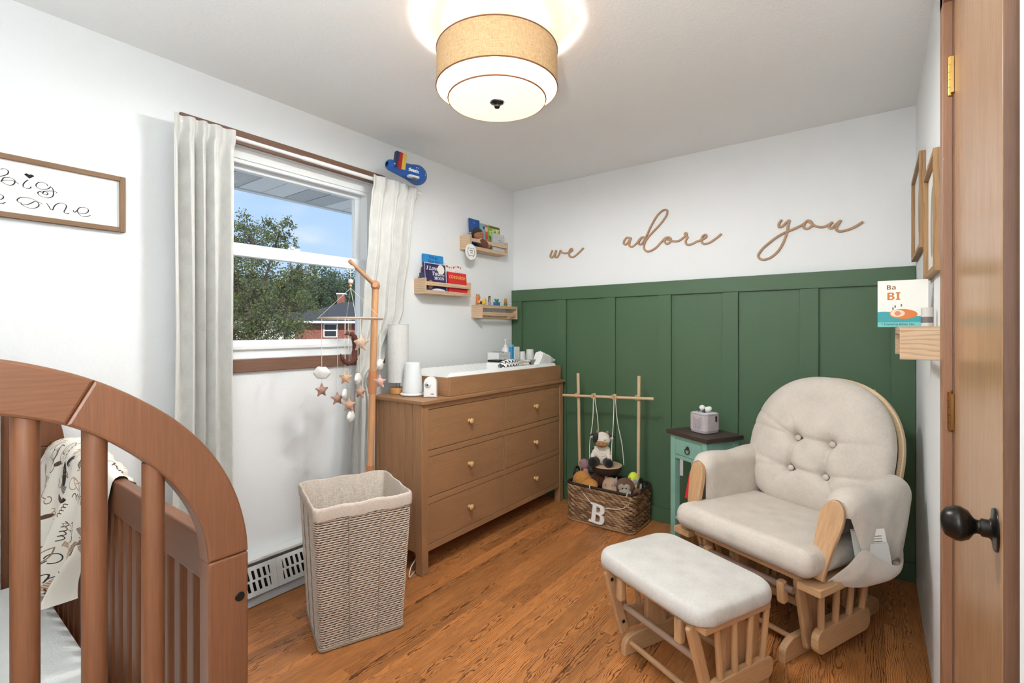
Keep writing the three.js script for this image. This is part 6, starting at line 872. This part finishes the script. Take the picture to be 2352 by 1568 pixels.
// ================= OTTOMAN =================
{
  const t = thing('glider_ottoman', 'light wood gliding ottoman with pale padded top', 'ottoman', [1.712, 0, 1.304], -degToRad(24.5));
  const foot = (L0, L1, h, th) => { const s = new THREE.Shape(); s.moveTo(L0, 0); s.lineTo(L1, 0); s.lineTo(L1, h * 0.45); s.quadraticCurveTo(L1, h * 0.85, L1 - h * 0.7, h); s.lineTo(L0 + h * 0.7, h); s.quadraticCurveTo(L0, h * 0.85, L0, h * 0.45); s.closePath(); return uvm(xf(extrude(s, th, 0.004), { r: [0, -Math.PI / 2, 0], p: [th / 2, 0.0005, 0] }), 'z', rnd2()); };
  for (const s of [-1, 1]) {
    const f = part('sled_foot', foot(-0.225, 0.109, 0.075, 0.024), woodG, t); f.position.x = s * 0.172;
    part('upright', box(0.022, 0.235, 0.10, 0.004, [s * 0.172, 0.185, -0.055], 'y'), woodG, t);
    const lk = (z, r) => box(0.02, 0.265, 0.044, 0.009, [s * 0.19, 0.198, z], 'y', [r, 0, 0]); part('link', lk(0.125, 0.30), woodG, t); part('link', lk(-0.13, -0.05), woodG, t);
    part('bolt', [ball(0.007, [s * 0.178, 0.29, 0.155], [0.4, 1, 1]), ball(0.007, [s * 0.178, 0.12, 0.10], [0.4, 1, 1])], M.bronze, t, 'dark bolt');
    const rk = part('rocker', uvm(xf(extrude(rrect(0.29, 0.07, 0.028, 8).map(([x, y]) => [x - 0.042, y + 0.035]), 0.024, 0.004), { r: [0, -Math.PI / 2, 0], p: [0.012, 0, 0] }), 'z', rnd2()), woodG, t); rk.position.set(s * 0.212, 0.072, 0);
    for (let k = 0; k < 4; k++) { const z = 0.06 - k * 0.068; part('side_dowel', rod([s * 0.212, 0.135, z], [s * 0.226, 0.325, z * 1.2 + 0.022], 0.0105, 0.0095, 16), woodG, t); }
    part('frame_rail', bb([s * 0.205, 0.308, -0.155], [s * 0.236, 0.330, 0.155], 0.003, 'z'), woodG, t); part('stop_block', box(0.03, 0.085, 0.03, 0.01, [s * 0.135, 0.275, 0.15], 'y'), woodG, t);
  }
  part('frame_rail', bb([-0.205, 0.308, 0.125], [0.205, 0.330, 0.155], 0.003, 'x'), woodG, t); part('frame_rail', bb([-0.205, 0.308, -0.155], [0.205, 0.330, -0.125], 0.003, 'x'), woodG, t);
  part('dowel', rod([-0.165, 0.042, 0.078], [0.165, 0.042, 0.078], 0.010), woodG, t); part('dowel', rod([-0.165, 0.042, -0.19], [0.165, 0.042, -0.19], 0.010), woodG, t); part('upper_dowel', rod([-0.18, 0.172, 0.090], [0.18, 0.172, 0.090], 0.0115), wood(0xbd9f8a, { roughness: 0.35 }), t, 'glossy upper dowel');
  // padded top with rounded plan and soft edge
  const w = 0.50, d = 0.372, oc = rrect(w, d, 0.068, 8), n = oc.length, H0 = 0.332, prof = [[0.965, 0], [0.993, 0.007], [1.0, 0.019], [0.996, 0.032], [0.978, 0.044], [0.945, 0.0515], [0.88, 0.0560], [0.65, 0.0600], [0.35, 0.062], [0.0, 0.0625]];
  const g = grid(n, prof.length - 1, (u, v) => { const [s, y] = prof[Math.round(v * (prof.length - 1))], [a, b] = oc[Math.round(u * n) % n]; const k = (q, h) => Math.sign(q) * (Math.abs(q) - (1 - s) * h * (s > 0.9 ? 0.8 : 1)); return s > 0.9 ? [a - Math.sign(a) * (1 - s) * 0.19 * Math.abs(a) / (w / 2), H0 + y, b - Math.sign(b) * (1 - s) * 0.19 * Math.abs(b) / (d / 2)] : [a * s * 1.03, H0 + y, b * s * 1.03]; });
  const uv = g.attributes.uv, P = g.attributes.position; for (let i = 0; i < P.count; i++) uv.setXY(i, P.getX(i), P.getZ(i) + P.getY(i)); { const I = Array.from(g.index.array); g.setIndex(I.reverse()); g.computeVertexNormals(); }
  const soft = smoothUV(uvm(g, 'x'));
  part('padded_top', [soft, bb([-w / 2 + 0.03, H0 - 0.001, -d / 2 + 0.03], [w / 2 - 0.03, H0 + 0.012, d / 2 - 0.03], 0)], std({ color: 0xdfdad4, map: T_suede, roughness: 0.95, sheen: 0.3, sheenColor: new THREE.Color(0.9, 0.88, 0.86), side: THREE.DoubleSide }), t, 'pale padded top');
}

// ================= OUTSIDE =================
{
  const GY = -0.95;
  struct('ground', bb([-120, GY - 0.2, -90], [-0.6, GY, 60], 0, 'x'), std({ color: 0x8f9078, roughness: 1 }), 'lawn outside the window');
  struct('bounce_slab', bb([-10, GY, -12], [-0.6, GY + 0.03, 12], 0, 'x'), std({ color: 0xd2cfc6, roughness: 0.95 }), 'unseen pale slab added outside the window to bounce light onto the soffit');  // pale slab added as a reflector to brighten the soffit from below
  // neighbour house, long side facing the window
  const dir = V3(-1.0136 * 1, 0, -0.4858), C0 = V3(2.2615, 0, 3.0177), at = (px, dep) => C0.clone().add(V3(-0.6009 + 0.7993 * (px - 1176) / 1111, 0, -0.7993 - 0.6009 * (px - 1176) / 1111).multiplyScalar(dep));
  const hp = at(715, 30), yaw = Math.atan2(C0.x - hp.x, C0.z - hp.z) - 0.22;
  const h = thing('neighbour_house', 'single-storey house with red brick and white siding seen through the window', 'house', [hp.x, GY, hp.z], yaw);
  const eave = 2.72, wing = -0.95;
  const brick = std({ roughness: 0.9, map: rep(tex(256, 256, (u, v) => { const r = Math.floor(v * 16), x = u * 8 + (r % 2) * 0.5, fx = x - Math.floor(x), fy = v * 16 - r; if (fx < 0.05 || fy < 0.12) return [0.62, 0.58, 0.54]; const k = hash(Math.floor(x), r, 5); return [0.46 + 0.14 * k, 0.24 + 0.08 * k, 0.2 + 0.06 * k]; }, true, THREE.RepeatWrapping), 0.9, 0.9) });
  const siding = std({ roughness: 0.6, color: 0xe9eae8, map: rep(tex(8, 256, (u, v) => ((v * 8) % 1 < 0.12 ? 0.66 : 0.98), true, THREE.RepeatWrapping), 1, 1) });
  const roofm = std({ color: 0x55575c, roughness: 0.95, bumpMap: T_plush, bumpScale: 0.02 });
  const bw = part('brick_wall', bb([wing, 0, -7.4], [9, eave, 0], 0, 'x'), brick, h, 'red brick wall'); const sw = part('siding_wall', bb([-4.4, 0, -6.6], [wing, eave, -0.25], 0, 'x'), siding, h, 'white lap siding wall');
  const win = (x0, x1, y0, y1, z) => { const w = part('window', [bb([x0, y0, z - 0.02], [x1, y0 + 0.07, z + 0.05], 0), bb([x0, y1 - 0.07, z - 0.02], [x1, y1, z + 0.05], 0), bb([x0, y0, z - 0.02], [x0 + 0.07, y1, z + 0.05], 0), bb([x1 - 0.07, y0, z - 0.02], [x1, y1, z + 0.05], 0), bb([x0, (y0 + y1) / 2 - 0.03, z - 0.02], [x1, (y0 + y1) / 2 + 0.03, z + 0.045], 0)], M.vinyl, h, 'white window frame'); part('pane', bb([x0 + 0.05, y0 + 0.05, z], [x1 - 0.05, y1 - 0.05, z + 0.015], 0), M.flat(0x2b3138, 0.1), w); };
  win(0.72, 1.55, 1.72, 2.6, 0.0); win(-1.75, -1.25, 1.65, 2.6, -0.25); win(-3.3, -2.8, 1.65, 2.55, -0.25);
  part('corner_board', bb([wing - 0.14, 0, -0.26], [wing, eave, -0.20], 0), M.vinyl, h); part('sill_course', bb([wing, 1.5, -0.02], [9, 1.6, 0.03], 0, 'x'), std({ color: 0x9a6a5a, roughness: 0.9 }), h);
  // hipped roof
  const hip = (x0, x1, z0, z1, y0, y1, inset) => { const a = [x0, y0, z1], b = [x1, y0, z1], c = [x1, y0, z0], d = [x0, y0, z0], zm = (z0 + z1) / 2, e = [x0 + inset, y1, zm], f = [x1 - inset, y1, zm], P = []; const tri = (...q) => q.forEach((p) => P.push(...p)); tri(a, b, f); tri(a, f, e); tri(b, c, f); tri(c, d, e); tri(c, e, f); tri(d, a, e); tri(a, d, c); tri(a, c, b); const g = new THREE.BufferGeometry(); g.setAttribute('position', new THREE.Float32BufferAttribute(P, 3)); g.computeVertexNormals(); return uvm(g, 'x'); };
  const rf = part('roof', [hip(wing - 0.9, 9.5, -8.0, 0.5, eave, eave + 1.45, 3.2), hip(-4.9, 2, -7.2, 0.2, eave - 0.02, eave + 0.72, 2.4)], roofm, h, 'dark grey shingle roof'); part('chimney', [bb([0.9, eave + 0.6, -4.2], [1.4, eave + 1.95, -3.6], 0.01)], brick, rf, 'brick chimney'); part('chimney_cap', bb([0.84, eave + 1.95, -4.26], [1.46, eave + 2.05, -3.54], 0.01), M.white, rf);
  part('gutter', [bb([wing - 0.9, eave - 0.12, 0.44], [9.5, eave + 0.02, 0.56], 0.02, 'x'), bb([-4.9, eave - 0.14, 0.14], [wing, eave, 0.26], 0.02, 'x')], M.white, h, 'white gutter');
  const porch = thing('porch_railing', 'white porch railing beside the neighbouring house', 'railing', at(560, 27).setY(GY).toArray(), yaw);
  part('rail', [bb([-1.2, 1.95, -0.04], [1.0, 2.03, 0.04], 0.01, 'x'), bb([-1.2, 1.2, -0.04], [1.0, 1.28, 0.04], 0.01, 'x')], M.vinyl, porch); for (let k = 0; k < 12; k++) part('baluster', bb([-1.15 + k * 0.19, 1.25, -0.025], [-1.10 + k * 0.19, 1.98, 0.025], 0), M.vinyl, porch); part('deck', bb([-1.3, 0.0, -1.2], [1.1, 1.2, 0.05], 0.01), M.vinyl, porch);
  const pk = thing('pickup_truck', 'white pickup truck parked in front of the neighbouring house', 'truck', at(650, 24).setY(GY).toArray(), yaw + 0.15);
  part('body', [box(4.6, 0.62, 1.7, 0.12, [0, 0.82, 0], 'x'), box(1.9, 0.6, 1.55, 0.16, [-0.2, 1.38, 0], 'x')], M.flat(0xe8eaec, 0.25), pk); part('windows', box(1.6, 0.4, 1.58, 0.08, [-0.2, 1.42, 0], 'x'), M.flat(0x20262c, 0.1), pk); for (const x of [-1.5, 1.5]) for (const z of [-0.72, 0.72]) part('wheel', xf(new THREE.CylinderGeometry(0.38, 0.38, 0.24, 24), { r: [Math.PI / 2, 0, 0], p: [x, 0.38, z] }), M.flat(0x1a1a1a, 0.8), pk);
  // trees: branches plus many small leaves
  const leafG = new THREE.BufferGeometry(); leafG.setAttribute('position', new THREE.Float32BufferAttribute([0, -1, 0, 0.55, 0, 0.12, 0, 1, 0, 0, -1, 0, 0, 1, 0, -0.55, 0, 0.12], 3)); leafG.computeVertexNormals();
  const leafM = [0x586534, 0x43583a, 0x6c7840].map((c) => std({ color: c, roughness: 0.7, side: THREE.DoubleSide, transmission: 0.3 }));
  function tree(label, px, dep, H, crown, n, leaf, seed, mat, group) {
    const p = at(px, dep), q = rng(seed), t = thing('leafy_tree', label, 'tree', [p.x, GY, p.z], 0, group);
    const bark = std({ color: 0x4b4038, roughness: 1 }), br = [rod([0, 0, 0], [0.1, H * 0.5, 0.05], H * 0.02, H * 0.012, 10)];
    const im = new THREE.InstancedMesh(leafG, leafM[mat], n), m = new THREE.Matrix4(), qt = new THREE.Quaternion(), e = new THREE.Euler(), col = new THREE.Color(); let i = 0;
    const tot = crown.reduce((s, c) => s + c[3] * c[3], 0);
    for (const [cx, cy, cz, r, sy = 1] of crown) {
      br.push(tube([[0.05, H * 0.3, 0], [cx * 0.5, lerp(H * 0.3, cy, 0.6), cz * 0.5], [cx, cy + r * 0.3, cz]], H * 0.006, 10, 6));
      const cnt = Math.floor((n * r * r) / tot), twigs = Math.max(10, Math.round(cnt / 45)), tw = []; for (let k = 0; k < twigs; k++) { const u = q() * 2 - 1, a = q() * 6.283, R0 = Math.pow(q(), 0.4), s = Math.sqrt(1 - u * u); tw.push([R0 * s * Math.cos(a), R0 * u * sy, R0 * s * Math.sin(a)]); if (k % 3 === 0) br.push(rod([cx, cy, cz], [cx + r * tw[k][0], cy + r * tw[k][1], cz + r * tw[k][2]], H * 0.002, H * 0.0008, 5)); }
      for (let k = 0; k < cnt && i < n; k++, i++) { const w = tw[Math.floor(q() * twigs)], j = 0.24; e.set(q() * 6, q() * 6, q() * 6); const s = leaf * (0.6 + q() * 0.8); m.compose(V3(cx + r * (w[0] + (q() + q() - 1) * j), cy + r * (w[1] + (q() + q() - 1) * j * sy), cz + r * (w[2] + (q() + q() - 1) * j)), qt.setFromEuler(e), V3(s, s, s)); im.setMatrixAt(i, m); col.setScalar(0.7 + q() * 0.6); im.setColorAt(i, col); }
    }
    im.count = i; im.name = 'foliage'; im.userData.kind = 'stuff'; t.add(im); part('trunk', br, bark, t, 'trunk and branches');
  }
  const U = 15 / 1111, T = 'trees outside the window';   // metres per pixel-sized step at 15 m is only used to size the near tree
  tree('loose-crowned tree whose branches rise into the sky beside the curtain', 575, 15, 6, [[0, 3.1, 0, 1.35], [-0.9, 3.8, 0.4, 1.15], [0.75, 2.9, -0.7, 1.05], [0.15, 4.75, 0, 0.95], [0.85, 5.05, -0.5, 0.62], [1.2, 3.95, -0.9, 0.6], [-0.8, 5.0, 0.5, 0.9], [0.9, 2.05, -0.6, 0.85], [-0.5, 2.0, 0.3, 1.1], [-1.6, 2.8, 1.0, 1.2]], 30000, 0.033, 3, 0, T);
  tree('dense rounded tree behind the white siding wing', 650, 40, 9, [[0, 4.8, 0, 2.6], [-2.4, 4.6, 1.2, 2.4], [1.9, 4.6, -1.2, 2.1], [-4.6, 5.0, 2.5, 2.6]], 16000, 0.085, 5, 1, T);
  tree('tall dark tree just left of the chimney', 722, 43, 10, [[0, 5.4, 0, 2.6, 1.1], [-2.4, 4.6, 1, 2.2], [1.8, 4.6, -1, 2.0]], 14000, 0.095, 7, 1, T);
  tree('broad dark tree behind the chimney', 775, 57, 11, [[0, 5.8, 0, 2.8, 1.1], [-2.0, 5.0, 1, 2.2], [2.4, 5.4, -1.2, 2.4]], 15000, 0.095, 9, 1, T);
  tree('dark tree beyond the brick end of the house', 835, 52, 11, [[0, 6.0, 0, 2.8], [-2.2, 5.2, 1, 2.3], [2.4, 5.4, -1.2, 2.6]], 13000, 0.095, 11, 1, T);
  tree('yellowish tree standing over the porch railing', 520, 44, 9, [[0, 4.6, 0, 2.6], [-2.4, 4.8, 1.4, 2.6], [2.2, 4.2, -1.2, 2.1]], 14000, 0.085, 13, 2, T);
}

scene.traverse((o) => { if (o.isMesh) { o.castShadow = true; o.receiveShadow = true; } });
renderer.render(scene, camera);
